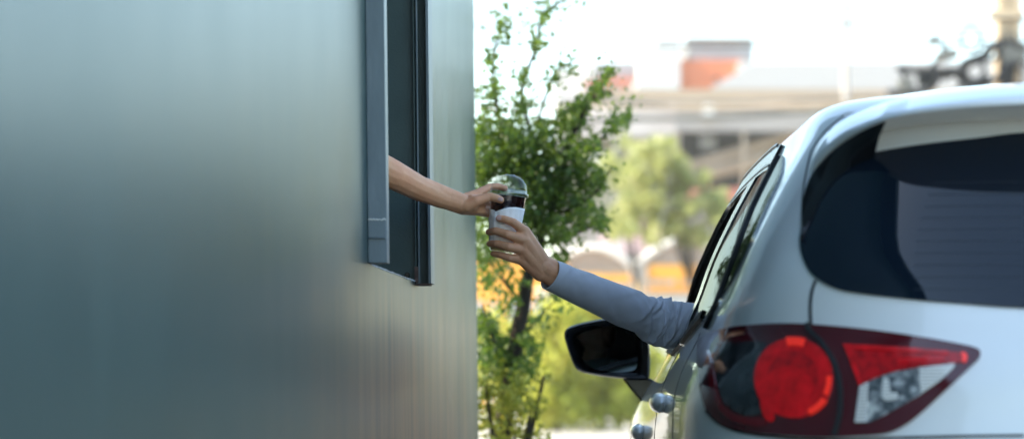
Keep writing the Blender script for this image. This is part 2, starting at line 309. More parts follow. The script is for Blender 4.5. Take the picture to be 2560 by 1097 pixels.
def fuse(name, caps, mat, parent, voxel=.002, smooth=6, ell=()):
    v = []; f = []
    for c in caps: capsule(v, f, *c)
    for (c, r, R) in ell:     # ellipsoid: centre, radii, rotation
        k0 = len(v); n, mm = 20, 12
        for i in range(1, mm):
            for k in range(n):
                th = math.pi*i/mm; ph = 2*math.pi*k/n
                v.append(Vector(c)+(R @ Vector((r[0]*math.sin(th)*math.cos(ph), r[1]*math.sin(th)*math.sin(ph), r[2]*math.cos(th)))))
        v.append(Vector(c)+R @ Vector((0, 0, r[2]))); v.append(Vector(c)-R @ Vector((0, 0, r[2]))); t0 = len(v)-2
        for i in range(mm-2):
            for k in range(n): f.append((k0+i*n+k, k0+(i+1)*n+k, k0+(i+1)*n+(k+1) % n, k0+i*n+(k+1) % n))
        for k in range(n): f.append((t0, k0+k, k0+(k+1) % n)); q = k0+(mm-2)*n; f.append((t0+1, q+(k+1) % n, q+k))
    o = obj(name, v, f, mat, parent)
    r = o.modifiers.new('fuse', 'REMESH'); r.mode = 'VOXEL'; r.voxel_size = voxel; r.use_smooth_shade = True
    s = o.modifiers.new('soften', 'SMOOTH'); s.factor = .5; s.iterations = smooth
    dg = bpy.context.evaluated_depsgraph_get(); me = bpy.data.meshes.new_from_object(o.evaluated_get(dg)); me.name = name
    o.modifiers.clear(); o.data = me; me.polygons.foreach_set('use_smooth', [True]*len(me.polygons))
    if not me.materials: me.materials.append(mat)
    return o
def chain(pts, rs): return [(pts[i], pts[i+1], rs[i], rs[i+1]) for i in range(len(pts)-1)]
def nail(p, d, up, l, w, parent):
    d = Vector(d).normalized(); up = Vector(up); up = (up-d*up.dot(d)).normalized(); s = d.cross(up); v = []; f = []
    for i in range(7):
        for k in range(7):
            a = i/6*2-1; b = k/6*2-1; ww = w*(1-.25*max(0, a)**2-.12*max(0, -a)**3)
            v.append(Vector(p)+d*a*l+s*b*ww+up*(.0016*(1-b*b)-.0006*a*a))
    for i in range(6):
        for k in range(6): f.append((i*7+k, i*7+k+1, i*7+k+8, i*7+k+7))
    return obj('fingernail', v, f, NAIL, parent, True)

I3 = Matrix.Identity(3)
# --- cup
CY = 5.74
cA = P(1271, 486, CY); cB = P(1256, 629, CY); AX = (cB-cA); CL = AX.length; AX.normalize()
cU = Vector((0, -1, 0)); cU = (cU-AX*cU.dot(AX)).normalized(); cV = AX.cross(cU)
def cp(t, r, a): return cA+AX*(t*CL)+(cU*math.cos(a)+cV*math.sin(a))*r
def lathe(name, prof, mat, parent, n=64, close=False):
    v = []; f = []
    for (t, r) in prof:
        for k in range(n): v.append(cp(t, r, 2*math.pi*k/n))
    for i in range(len(prof)-1):
        for k in range(n): f.append((i*n+k, (i+1)*n+k, (i+1)*n+(k+1) % n, i*n+(k+1) % n))
    if close: f.append(tuple(range(n))); f.append(tuple((len(prof)-1)*n+k for k in range(n-1, -1, -1)))
    return fixn(obj(name, v, f, mat, parent, True, 45))
def CR(t): return .0440-.0132*t
cup = thing('coffee_cup', cB, 'clear dome-lidded plastic cup of iced black coffee wrapped in a white napkin', 'cup')
lathe('cup_body', [(0, CR(0)), (.06, CR(.06)), (.08, CR(.08)-.0006), (.5, CR(.5)), (.9, CR(.9)), (.97, CR(1)), (1.0, CR(1)-.002), (.985, CR(1)-.006), (.975, .0005)], PLASTIC, cup)
lathe('coffee', [(.035, .0005), (.035, CR(.03)-.0016), (.12, CR(.12)-.0014), (.22, CR(.22)-.0014), (.225, CR(.22)-.0022), (.235, CR(.23)-.0014), (.5, CR(.5)-.0014), (.72, CR(.72)-.0014), (.72, .0005)], COFFEE, cup)
lathe('cup_base', [(.725, .0005), (.725, CR(.72)-.0016), (.955, CR(.955)-.0016), (.992, CR(.99)-.0026), (.992, .0005)], PALEC, cup)
lathe('lid_rim', [(.03, CR(.03)+.0004), (.036, .0464), (.022, .0480), (-.012, .0482), (-.026, .0476), (-.032, .0462), (-.026, .0450), (-.05, .0446), (-.075, .0438), (-.085, .0425)], RIMM, cup)
dm = [(-.085, .0428)]
for k in range(1, 15):
    a = k/14*math.pi/2; dm.append((-.085-(.0355*math.sin(a))/CL, max(.0428*math.cos(a)**.92, .0095)))
dm += [(-.085-.0362/CL, .0092), (-.085-.0345/CL, .0085)]
lathe('dome_lid', dm, DOME, cup)
# napkin wrapped round the cup, its upper edge dipping where the fold meets
n, rr_ = 120, 26; v = []; f = []
for i in range(rr_+1):
    for k in range(n):
        a = 2*math.pi*k/n                     # a = 0 faces the camera, cV points to picture left or right
        sx = math.sin(a)*(1 if cV.x > 0 else -1)
        side = sx if math.cos(a) > 0 else (1.0 if sx > 0 else -1.0)
        t0 = float(np.interp(side, [-1, -.72, -.62, -.3, .1, .5, 1], [.285, .31, .335, .29, .245, .225, .23]))
        t1 = .925+.012*math.sin(a*2+1)
        tt = t0+(t1-t0)*i/rr_
        cr = .0011+.0010*math.sin(a*9+tt*14)*max(0, 1-abs(side+.75)*2.2)+.0005*math.sin(tt*40+a*5)*max(0, -side)+.0003*math.sin(a*17+3*tt)
        if abs(side+.62) < .07 and math.cos(a) > 0: cr += .0016
        v.append(cp(tt, CR(tt)+cr, a))
for i in range(rr_):
    for k in range(n): f.append((i*n+k, (i+1)*n+k, (i+1)*n+(k+1) % n, i*n+(k+1) % n))
nap = fixn(obj('paper_napkin', v, f, PAPER, cup, True)); sm = nap.modifiers.new('thick', 'SOLIDIFY'); sm.thickness = .0006; sm.offset = 1

# --- server inside the kiosk (right arm out of the window)
srv = thing('person', W(5.6, -.42, .3), 'server reaching a bare forearm out of the kiosk window to hand over the cup', 'person')
wr = P(1153, 509, 5.715)
elb = Vector((-.375, 5.56, P(0, 392, 5.56).z)); sho = Vector((-.62, 5.47, 1.66))
caps = []
fw = [elb, P(930, 410, 5.565), P(985, 438, 5.595), P(1040, 467, 5.64), P(1100, 493, 5.685), wr]
caps += chain(fw, [.037, .0365, .0345, .0305, .0255, .0215])
caps += [(P(1156, 500, 5.71), P(1062, 466, 5.655), .0155, .021), (P(1158, 522, 5.722), P(1055, 482, 5.655), .0150, .020)]
caps += chain([elb, (elb+sho)/2, sho], [.039, .044, .055])
# palm
th = [P(1168, 514, 5.705), P(1192, 502, 5.697), P(1226, 492, 5.700), P(1243, 496, 5.6935), P(1252, 500, 5.6905)]
caps += chain(th, [.0165, .0135, .0105, .0098, .0085])
ix = [P(1160, 500, 5.725), P(1194, 484, 5.747), P(1224, 468, 5.777), P(1246, 466, 5.793), P(1263, 471, 5.797)]
caps += chain(ix, [.016, .0115, .0092, .0085, .0072])
mi = [P(1160, 508, 5.728), P(1196, 500, 5.757), P(1222, 508, 5.790), P(1250, 514, 5.800)]
caps += chain(mi, [.016, .0125, .0095, .008])
ri = [P(1160, 518, 5.728), P(1193, 517, 5.752), P(1220, 525, 5.789), P(1246, 531, 5.798)]
caps += chain(ri, [.0155, .0122, .0092, .0078])
li = [P(1160, 523, 5.724), P(1190, 528, 5.744), P(1214, 534, 5.779), P(1234, 539, 5.789)]
caps += chain(li, [.0135, .0105, .0083, .007])
caps += [(P(1172, 518, 5.712), P(1208, 529, 5.742), .0145, .0085), (P(1176, 506, 5.71), P(1206, 512, 5.74), .0145, .010), (P(1180, 498, 5.71), P(1206, 496, 5.735), .012, .0095)]
caps += [(P(1159, 512, 5.712), P(1182, 512, 5.712), .0215, .0175)]
# trunk and head (standing in the dark of the kiosk)
hb = W(5.45, -.55, 0)
caps += [((hb.x, hb.y, 1.12), (hb.x, hb.y, 1.6), .13, .14), ((hb.x+.1, hb.y-.02, 1.62), (hb.x-.2, hb.y-.02, 1.62), .065, .065), ((hb.x, hb.y, 1.65), (hb.x, hb.y, 1.78), .05, .05)]
caps += chain([Vector((hb.x-.22, hb.y, 1.62)), Vector((hb.x-.26, hb.y+.05, 1.34)), Vector((hb.x-.2, hb.y+.2, 1.15))], [.05, .04, .03])
for sx in (-.09, .09): caps += chain([Vector((hb.x, hb.y+sx, 1.1)), Vector((hb.x, hb.y+sx, .72)), Vector((hb.x, hb.y+sx, .36))], [.09, .06, .045]); caps += [((hb.x, hb.y+sx, .34), (hb.x+.14, hb.y+sx, .335), .038, .03)]
hc = Vector((hb.x+.015, hb.y, 1.86))
ell = [(hc, (.092, .075, .118), I3), (hc+Vector((.092, 0, -.015)), (.018, .014, .02), I3), (hc+Vector((.08, 0, -.055)), (.014, .026, .008), I3), (hc+Vector((0, .076, -.01)), (.02, .01, .03), I3), (hc+Vector((0, -.076, -.01)), (.02, .01, .03), I3)]
sb = fuse('body', caps, SKINA, srv, .0022, 5, ell)
nail(P(1251, 498.2, 5.6828), P(1257, 501, 5.69)-P(1240, 495, 5.694), Vector((.05, -1, .25)), .0062, .0052, srv)
fuse('hair', [], HAIR, srv, .006, 3, [(hc+Vector((-.02, 0, .04)), (.092, .088, .095), I3)])
tc_ = [((hb.x, hb.y, 1.1), (hb.x, hb.y, 1.58), .145, .152), ((hb.x+.1, hb.y-.02, 1.62), (hb.x-.2, hb.y-.02, 1.62), .075, .075)]
tc_ += chain([sho, sho.lerp(elb, .45)], [.068, .058]); tc_ += chain([Vector((hb.x-.22, hb.y, 1.62)), Vector((hb.x-.25, hb.y+.03, 1.45))], [.065, .06])
fuse('work_shirt', tc_, TEE, srv, .006, 4)
fuse('trousers', [c for sx in (-.09, .09) for c in chain([Vector((hb.x, hb.y+sx, 1.08)), Vector((hb.x, hb.y+sx, .72)), Vector((hb.x, hb.y+sx, .38))], [.11, .078, .065])], MBLACK, srv, .006, 4)

# --- driver
drv = thing('person', (.80, 5.95, .35), 'driver in a long blue-grey sleeve reaching out of the car window for the cup', 'person')
wr2 = P(1374, 677, 5.730); el2 = P(1640, 797, 6.0); sh2 = Vector((.70, 6.0, 1.21))
caps = []
caps += chain([P(1362, 668, 5.727), wr2, P(1400, 690, 5.745), P(1500, 745, 5.85), el2, (el2+sh2)/2, sh2], [.0235, .0225, .024, .030, .033, .034, .036])
caps += [(P(1366, 660, 5.728), P(1400, 676, 5.742), .0185, .02), (P(1358, 684, 5.728), P(1396, 705, 5.745), .019, .02)]
MC = {'i': P(1312, 578, 5.700), 'm': P(1313, 601, 5.693), 'r': P(1309, 625, 5.696), 'l': P(1302, 649, 5.706)}
fi = [MC['i'], P(1285, 557, 5.684), P(1262, 548, 5.6885), P(1247, 545.5, 5.6935)]
caps += chain(fi, [.0128, .0104, .0092, .0080])
fm = [MC['m'], P(1269, 586, 5.684), P(1240, 577, 5.6985), P(1222, 580, 5.727)]
caps += chain(fm, [.0132, .0106, .0094, .0082])
fr_ = [MC['r'], P(1273, 617, 5.686), P(1243, 609, 5.7005), P(1224, 609, 5.728)]
caps += chain(fr_, [.0128, .0104, .0092, .0080])
fl = [MC['l'], P(1276, 645, 5.694), P(1251, 637, 5.704), P(1233, 634, 5.722)]
caps += chain(fl, [.0118, .0093, .0083, .0072])
W1, W2 = P(1358, 660, 5.728), P(1352, 683, 5.728)
for k, a, r in (('i', W1, .0215), ('m', W1.lerp(W2, .33), .022), ('r', W1.lerp(W2, .7), .022), ('l', W2, .020)):
    caps.append((a, MC[k], r, .0135 if k != 'l' else .012))
caps += [(MC['i'], MC['m'], .0122, .0125), (MC['m'], MC['r'], .0125, .0122), (MC['r'], MC['l'], .0122, .0112)]
caps += [(P(1345, 660, 5.735), P(1318, 612, 5.722), .019, .013), (P(1340, 670, 5.735), P(1312, 650, 5.725), .019, .012)]
# extensor tendons: slight ridges on the back of the hand
for k, a in (('i', W1), ('m', W1.lerp(W2, .4)), ('r', W1.lerp(W2, .7))):
    caps.append((MC[k]+Vector((0, -.0095, .0)), MC[k].lerp(a, .75)+Vector((0, -.0155, 0)), .0042, .0034))
# thumb, on the far side of the cup
caps += chain([P(1345, 655, 5.745), P(1318, 606, 5.765), P(1300, 570, 5.785), P(1272, 548, 5.792), P(1256, 540, 5.793)], [.019, .0150, .0115, .0100, .0085])
tb = Vector((.82, 5.93, 0))
caps += [((tb.x, tb.y-.03, .62), (tb.x, tb.y-.08, 1.1), .15, .14), ((tb.x-.13, tb.y+.02, 1.19), (tb.x+.17, tb.y-.04, 1.19), .062, .062), ((tb.x, tb.y-.05, 1.2), (tb.x, tb.y-.03, 1.3), .052, .05)]
caps += chain([Vector((tb.x+.19, tb.y, 1.18)), Vector((tb.x+.24, tb.y+.2, .98)), Vector((tb.x+.12, tb.y+.42, 1.0))], [.05, .042, .028])
for sx in (-.1, .1): caps += chain([Vector((tb.x+sx, tb.y, .6)), Vector((tb.x+sx, tb.y+.45, .66)), Vector((tb.x+sx, tb.y+.75, .35))], [.085, .06, .04])
hd = Vector((tb.x, tb.y+.0, 1.40))
ell = [(hd, (.075, .092, .112), I3), (hd+Vector((0, .094, -.012)), (.014, .018, .02), I3), (hd+Vector((0, .082, -.055)), (.026, .013, .008), I3), (hd+Vector((.076, 0, -.01)), (.01, .02, .03), I3), (hd+Vector((-.076, 0, -.01)), (.01, .02, .03), I3)]
db = fuse('body', caps, SKINB, drv, .0022, 4, ell)
nail(P(1247, 544.3, 5.6852), P(1240, 545, 5.695)-P(1262, 549, 5.688), Vector((-.05, -1, .18)), .0062, .0055, drv)
fuse('hair', [], HAIR, drv, .006, 3, [(hd+Vector((0, -.02, .035)), (.088, .095, .09), I3)])
# sleeve: a wrinkled tube round the forearm and upper arm
edge = [((1389.5, 649), (1361, 722), 5.731), ((1404, 655), (1379, 732), 5.742), ((1428, 665), (1408, 745), 5.765), ((1469, 682), (1462, 771), 5.81), ((1530, 703), (1517, 798), 5.875), ((1577, 722), (1572, 823), 5.925), ((1611, 740), (1612, 836), 5.96), ((1634, 741), (1643, 858), 5.985), ((1661, 749), (1668, 868), 5.995), ((1696, 754), (1694, 872), 6.0), ((1740, 757), (1735, 876), 6.0), ((1800, 765), (1790, 885), 6.0), ((1890, 775), (1880, 890), 6.0), ((1950, 730), (1945, 890), 5.98)]
cen = [(P(*a, Y)+P(*b, Y))/2 for a, b, Y in edge]; hwid = [(P(*a, Y)-P(*b, Y)).length/2 for a, b, Y in edge]
pts = cat_rom([(*c, h) for c, h in zip(cen, hwid)], 14); n = 72; v = []; f = []
folds = [  # (station 0..1, angular centre, slant, amplitude, width)
]
Ls = np.linspace(0, 1, len(pts))
rf = random.Random(3)
for s0, a0, sl, am, wd, aw in ((.425, .4, .05, .0040, .013, .9), (.455, -.5, -.05, .0060, .012, 1.0), (.480, .9, .06, .0075, .011, .8), (.505, -.2, -.03, .0070, .012, 1.2), (.53, -1.0, .06, .0065, .012, .9), (.552, .5, .035, .0075, .012, 1.0), (.58, -.4, -.06, .0065, .013, 1.1), (.605, 1.0, -.05, .0060, .012, .9), (.632, -.7, .07, .0055, .014, 1.0), (.66, .3, .03, .005, .014, 1.3),
    (.50, 2.6, .02, .005, .014, 1.0), (.56, -2.5, .03, .005, .014, 1.0), (.10, .9, .05, .0010, .02, .8), (.165, -.6, -.06, .0013, .024, .7), (.19, 1.1, .08, .0013, .02, .6), (.31, -.9, -.07, .0014, .02, .8), (.345, .9, .09, .0018, .02, .7), (.39, -.1, -.06, .0026, .02, .9)): folds.append((s0, a0, sl, am, wd, aw))
for i, p in enumerate(pts):
    c = Vector(p[:3]); r = p[3]; a = Vector(pts[max(0, i-1)][:3]); b = Vector(pts[min(len(pts)-1, i+1)][:3]); t_ = (b-a).normalized()
    near = Vector((0, -1, 0)); near = (near-t_*near.dot(t_)).normalized(); upv = near.cross(t_)
    if upv.z < 0: upv = -upv
    for k in range(n):
        an = 2*math.pi*k/n - math.pi; s = Ls[i]; d = 0
        for (s0, a0, sl, am, wd, aw) in folds:
            da = (an-a0+math.pi) % (2*math.pi)-math.pi
            q = (s-s0-sl*da)/wd; en = math.exp(-(da/aw)**2)
            d += am*en*(math.exp(-q*q)-.75*math.exp(-((q-1.5)/.9)**2))
        d += .0006*math.sin(3*an+40*s)+.0009*sstep(.38, .5, s)*math.sin(5*an-95*s)
        v.append(c+(near*math.cos(an)*.88+upv*math.sin(an))*(r+d))
for i in range(len(pts)-1):
    for k in range(n): f.append((i*n+k, i*n+(k+1) % n, (i+1)*n+(k+1) % n, (i+1)*n+k))
sl_ = fixn(obj('shirt_sleeve', v, f, SHIRT, drv, True)); q = sl_.modifiers.new('cloth', 'SOLIDIFY'); q.thickness = .0016; q.offset = -1
fuse('shirt', [((tb.x, tb.y-.03, .6), (tb.x, tb.y-.08, 1.1), .165, .155), ((tb.x-.13, tb.y+.02, 1.19), (tb.x+.17, tb.y-.04, 1.19), .074, .074)]+chain([Vector((tb.x+.19, tb.y, 1.18)), Vector((tb.x+.24, tb.y+.2, .98)), Vector((tb.x+.13, tb.y+.40, 1.0))], [.065, .055, .042]), SHIRT, drv, .006, 4)
fuse('trousers', [c for sx in (-.1, .1) for c in chain([Vector((tb.x+sx, tb.y, .6)), Vector((tb.x+sx, tb.y+.45, .66)), Vector((tb.x+sx, tb.y+.75, .37))], [.1, .075, .055])], MBLACK, drv, .007, 3)

# ------------------------------------------------------------------ car
CXC = 1.25
car = thing('parked_car', (CXC, 6.2, 0), 'white hatchback car with a black rear window and red tail lamp', 'car')
ZT = [.28, .36, .5, .7, .9, .98, 1.03, 1.07, 1.12, 1.17, 1.2, 1.3, 1.4, 1.5, 1.55, 1.568, 1.583, 1.598, 1.615, 1.63, 1.64]
hwF = pchip(ZT, [.83, .875, .905, .922, .926, .922, .91, .893, .866, .85, .836, .797, .747, .69, .662, .638, .588, .485, .36, .24, .12])
yrF = pchip(ZT, [4.06, 3.97, 3.92, 3.94, 3.99, 4.01, 4.02, 4.035, 4.07, 4.105, 4.12, 4.175, 4.235, 4.31, 4.40, 4.48, 4.58, 4.70, 4.84, 5.03, 5.3])
yfF = pchip([.28, .5, .75, .88, .95, 1.0, 1.03, 1.06, 1.1, 1.2, 1.3, 1.4, 1.5, 1.55, 1.59, 1.61, 1.625, 1.64], [8.40, 8.48, 8.47, 8.36, 8.15, 7.85, 7.6, 7.47, 7.38, 7.18, 6.99, 6.79, 6.57, 6.44, 6.3, 6.12, 5.95, 5.7])
dF = pchip([.28, .9, 1.1, 1.3, 1.5, 1.58, 1.64], [.6, .68, .68, .62, .55, .5, .3])
tpF = pchip([.28, .88, 1.05, 1.15, 1.35, 1.5, 1.66], [.02, .02, .075, .08, .055, .033, .02])
def half_x(z, Y):
    return hwF(z)*(1-tpF(z)*sstep(5.0, 7.0, Y)-(.05+.06*sstep(.82, 1.0, z))*sstep(6.9, 8.3, Y))
def slice_pts(z, nr=34, ns=70, nf=26):
    hw, yr, yf, D = hwF(z), yrF(z), yfF(z), dF(z); Df = .85-.38*sstep(1.0, 1.15, z); n_, nf_ = 3.3+1.0*sstep(1.08, 1.25, z), 2.8
    if yr+D > yf-Df: s_ = (yf-yr)/(D+Df)*.98; D *= s_; Df *= s_
    out = []   # from rear centre along the left side to the front centre
    for k in range(nr+1):
        th_ = math.pi/2*(1-k/nr); u = max(0, math.cos(th_))**(2/n_); w_ = max(0, math.sin(th_))**(2/n_); Y = yr+D*(1-w_); out.append((half_x(z, Y)*u, Y))
    for k in range(1, ns):
        Y = yr+D+(yf-Df-yr-D)*k/ns; out.append((half_x(z, Y), Y))
    for k in range(nf+1):
        th_ = math.pi/2*k/nf; u = max(0, math.cos(th_))**(2/nf_); w_ = max(0, math.sin(th_))**(2/nf_); Y = yf-Df*(1-w_); out.append((half_x(z, Y)*u, Y))
    return out
zs = sorted(set([round(z, 4) for z in np.concatenate([np.arange(.28, .88, .04), np.arange(.88, 1.56, .012), np.arange(1.56, 1.6401, .004)])]))
half = [slice_pts(z) for z in zs]; NH = len(half[0]); ring = 2*NH-2
SV = []; SF = []
for z, h in zip(zs, half):
    SV += [Vector((CXC-x, y, z)) for x, y in h]+[Vector((CXC+x, y, z)) for x, y in h[-2:0:-1]]
for i in range(len(zs)-1):
    for k in range(ring): SF.append((i*ring+k, (i+1)*ring+k, (i+1)*ring+(k+1) % ring, i*ring+(k+1) % ring))
top0 = (len(zs)-1)*ring
SV.append(Vector((CXC, sum(y for x, y in half[-1])/NH, 1.643))); SF += [(top0+k, len(SV)-1, top0+(k+1) % ring) for k in range(ring)]
SF.append(tuple(range(ring)))
BV = BVHTree.FromPolygons(SV, SF)
# opening for the lowered driver's window, in side view (Y, z)
DW = [(5.63, 1.135), (5.60, 1.30), (5.63, 1.45), (5.72, 1.485), (6.0, 1.485), (6.22, 1.46), (6.5, 1.345), (6.77, 1.215), (6.93, 1.12), (6.4, 1.105), (6.0, 1.115)]
def inside(p, poly):
    c = False; j = len(poly)-1
    for i in range(len(poly)):
        if (poly[i][1] > p[1]) != (poly[j][1] > p[1]) and p[0] < (poly[j][0]-poly[i][0])*(p[1]-poly[i][1])/(poly[j][1]-poly[i][1])+poly[i][0]: c = not c
        j = i
    return c
keep = []
for f in SF:
    c = sum((SV[i] for i in f), Vector())/len(f)
    if c.x < CXC-.3 and inside((c.y, c.z), DW): continue
    keep.append(f)
body = fixn(obj('car_body', SV, keep, PAINT, car, True, 60))
lin = obj('cabin_lining', [Vector((CXC+(v.x-CXC)*.965, 6.2+(v.y-6.2)*.985, max(.3, v.z*.985))) for v in SV], keep, LINING, car, True)
def hit_cam(px, py):
    d = (P(px, py, 1)-CAM).normalized(); l, nn, i, dist = BV.ray_cast(CAM, d)
    if l is not None and nn.dot(d) > 0: nn = -nn
    return l, nn
def hit_rear(x, z):
    l, nn, i, dist = BV.ray_cast(Vector((x, 1, z)), Vector((0, 1, 0)))
    if l is not None and nn.dot(Vector((0, 1, 0))) > 0: nn = -nn
    return l, nn
def hit_side(y, z):
    l, nn, i, dist = BV.ray_cast(Vector((-.2, y, z)), Vector((1, 0, 0)))
    if l is not None and nn.dot(Vector((1, 0, 0))) > 0: nn = -nn
    return l, nn
def smooth_n(l):
    # average normal over a small neighbourhood of the shell
    acc = Vector((0, 0, 0))
    for (c, nn, i, d) in BV.find_nearest_range(l, .03): acc += nn if nn.dot(l-Vector((CXC, 6.2, l.z-.1))) > 0 else -nn
    return acc.normalized()
def patch(name, poly, mat, parent, off=.004, mode='cam', step=9, smooth=True, n=6, mirror=False, skirt=True, sharp=50):
    hf_ = {'cam': hit_cam, 'rear': hit_rear, 'side': hit_side}[mode]
    b = [Vector(p) for p in (cat_rom(poly, n, True) if smooth else poly)]
    if not smooth:
        nb = []
        for i, p in enumerate(b):
            q = b[(i+1) % len(b)]; k = max(1, int((q-p).length/step))
            nb += [p.lerp(q, j/k) for j in range(k)]
        b = nb
    xs = [p.x for p in b]; ys = [p.y for p in b]; inner = []
    bl = [(p.x, p.y) for p in b]
    for gx in np.arange(min(xs)+step*.4, max(xs), step):
        for gy in np.arange(min(ys)+step*.4, max(ys), step):
            if inside((gx, gy), bl) and min((gx-p.x)**2+(gy-p.y)**2 for p in b) > (step*.35)**2: inner.append(Vector((gx, gy)))
    V2 = b+inner; ov, oe, of, *_ = delaunay_2d_cdt(V2, [], [list(range(len(b)))], 1, 1e-7)
    v = []; ok = []
    for p in ov:
        l, nn = hf_(p.x, p.y)
        if l is None: v.append(None); continue
        v.append((l, smooth_n(l)))
    idx = {}; vv = []
    for i, q in enumerate(v):
        if q: idx[i] = len(vv); vv.append(q[0]+q[1]*off)
    ff = [tuple(idx[i] for i in f) for f in of if all(i in idx for i in f)]
    if skirt:
        ec = {}
        for f in ff:
            for k in range(len(f)): e = (f[k], f[(k+1) % len(f)]); ec[e] = ec.get(e, 0)+1
        bd = [e for e in ec if (e[1], e[0]) not in ec]; back = {}
        nm = {idx[i]: q[1] for i, q in enumerate(v) if q}
        for e in bd:
            for i in e:
                if i not in back: back[i] = len(vv); vv.append(vv[i]-nm[i]*(off+.002))
        ff += [(e[1], e[0], back[e[0]], back[e[1]]) for e in bd]
    o = fixn(obj(name, vv, ff, mat, parent, True, sharp))
    if mirror:
        o2 = obj(name, [Vector((2*CXC-a.x, a.y, a.z)) for a in vv], [f[::-1] for f in ff], mat, parent, True, sharp); return o, o2
    return o
def ribbon(name, pts, w, mat, parent, off=.0015, mode='cam', n=6, mirror=False, smooth=True):
    hf_ = {'cam': hit_cam, 'rear': hit_rear, 'side': hit_side}[mode]; L = []
    for p in (cat_rom(pts, n) if smooth else pts):
        l, nn = hf_(p[0], p[1])
        if l is not None: L.append((l, smooth_n(l)))
    v = []; f = []
    for i, (l, nn) in enumerate(L):
        t_ = (L[min(i+1, len(L)-1)][0]-L[max(i-1, 0)][0]).normalized(); s_ = nn.cross(t_).normalized()
        v += [l-s_*w*.5-nn*.002, l-s_*w*.5+nn*off, l+s_*w*.5+nn*off, l+s_*w*.5-nn*.002]
    for i in range(len(L)-1):
        for k in range(3): f.append((i*4+k, i*4+4+k, i*4+5+k, i*4+1+k))
    o = fixn(obj(name, v, f, mat, parent, True, 50))
    if mirror: obj(name, [Vector((2*CXC-a.x, a.y, a.z)) for a in v], [q[::-1] for q in f], mat, parent, True, 50)
    return o
# rear window: traced edge of the near half, mirrored about the car's centre line
ledge = [(2185, 386), (2125, 412), (2075, 455), (2038, 510), (2012, 560), (2003, 600), (2010, 645), (2036, 690), (2086, 720), (2154, 735), (2295, 751), (2420, 761), (2560, 771)]
lg = [hit_cam(*p)[0] for p in ledge]; lg = [(p.x, p.z) for p in lg]
zb = lg[-1][1]
topx = [hit_cam(*p)[0] for p in [(2560, 336), (2440, 350), (2300, 366)]]
leftloop = [(p.x, p.z) for p in topx]+lg
half_loop = leftloop+[(1.05, zb-.004), (CXC, zb-.005)]
full = half_loop+[(2*CXC-x, z) for x, z in half_loop[-2::-1]]
full += [(CXC+.18, topx[0].z+.006), (CXC, topx[0].z+.008), (CXC-.18, topx[0].z+.006)]
rg = patch('rear_window', full, GLASSB, car, .005, 'rear', .03, True, 4)
HEAT = NT('heater_line'); HEAT.set(Base_Color=(.016, .024, .034), Roughness=.3); HEAT = HEAT.m
for k in range(10):
    z_ = 1.19+.021*k; hwk = .56-.05*(k/9)**2
    L_ = [(CXC+hwk*u, z_) for u in np.linspace(-1, 1, 41)]
    ribbon('heater_line', L_, .0009, HEAT, rg, .0056, 'rear', smooth=False)
# panel gaps
ribbon('tailgate_gap', [(2040, 700), (2030, 730), (2026, 770), (2028, 815)], .006, SEAM, car, mirror=True)
ribbon('spoiler_gap', [(2005, 560), (2008, 480), (2021, 406), (2034, 368), (2064, 327), (2109, 290)], .004, SEAM, car, off=.001, mirror=True)
ribbon('bumper_gap', [(1765, 1025), (1800, 1058), (1860, 1080), (1960, 1093), (2090, 1098), (2250, 1094), (2400, 1090), (2560, 1088)], .005, SEAM, car, mirror=True)
# spoiler over the rear window
def sp_line(pts): return cat_rom([(*P(px, py, Y),) for px, py, Y in pts], 8)
sA = sp_line([(2016, 470, 4.58), (2022, 415, 4.60), (2040, 362, 4.61), (2070, 322, 4.62), (2115, 287, 4.62), (2240, 249, 4.62), (2400, 224, 4.62), (2560, 208, 4.62), (2800, 192, 4.62), (3100, 182, 4.62)])
sB = sp_line([(2003, 545, 4.49), (2010, 470, 4.46), (2036, 400, 4.42), (2090, 345, 4.36), (2150, 312, 4.30), (2250, 278, 4.23), (2400, 254, 4.18), (2560, 240, 4.155), (2820, 226, 4.14), (3340, 215, 4.12)])
sC = sp_line([(2000, 575, 4.485), (2006, 520, 4.455), (2034, 425, 4.415), (2092, 362, 4.355), (2158, 324, 4.29), (2240, 293, 4.225), (2400, 272, 4.175), (2560, 262, 4.15), (2820, 250, 4.135), (3340, 240, 4.12)])
def to_c(L):   # finish exactly on the centre line
    out = [Vector(p) for p in L]; out = [p for p in out if p.x < CXC-.02]; e = out[-1].copy(); e.x = CXC; return out+[e]
def resamp(L, n=60):
    d = [0]
    for i in range(1, len(L)): d.append(d[-1]+(L[i]-L[i-1]).length)
    out = []
    for k in range(n+1):
        s_ = d[-1]*k/n; i = int(min(max(np.searchsorted(d, s_), 1), len(L)-1)); t_ = (s_-d[i-1])/max(1e-9, d[i]-d[i-1]); out.append(L[i-1].lerp(L[i], t_))
    return out
sA, sB, sC = (resamp(to_c(x)) for x in (sA, sB, sC))
sD = []
for k, p in enumerate(sC):   # underside runs forward to the glass
    u = k/60; q = p+Vector((.012, .03+.27*sstep(.25, .5, u), -.012-.005*sstep(.3, .5, u))); sD.append(q)
sM = [a.lerp(b, .55)+Vector((0, -.0, .012)) for a, b in zip(sA, sB)]
sA2 = [p+Vector((0, .04+.22*sstep(.12, .45, k/60), .004+.026*sstep(.12, .45, k/60))) for k, p in enumerate(sA)]
rowsS = [sA2, sA, sM, sB, sC, sD]
v = []; f = []
for r_ in rowsS: v += r_
m_ = 61
for i in range(5):
    for k in range(60): f.append((i*m_+k, i*m_+k+1, (i+1)*m_+k+1, (i+1)*m_+k))
nv = len(v); v += [Vector((2*CXC-p.x, p.y, p.z)) for p in v]; f += [tuple(nv+i for i in q[::-1]) for q in f]
spo = fixn(obj('spoiler', v, f, PAINT, car, True, 80))
md = spo.modifiers.new('round', 'BEVEL'); md.width = .008; md.segments = 3; md.limit_method = 'ANGLE'; md.angle_limit = math.radians(35)
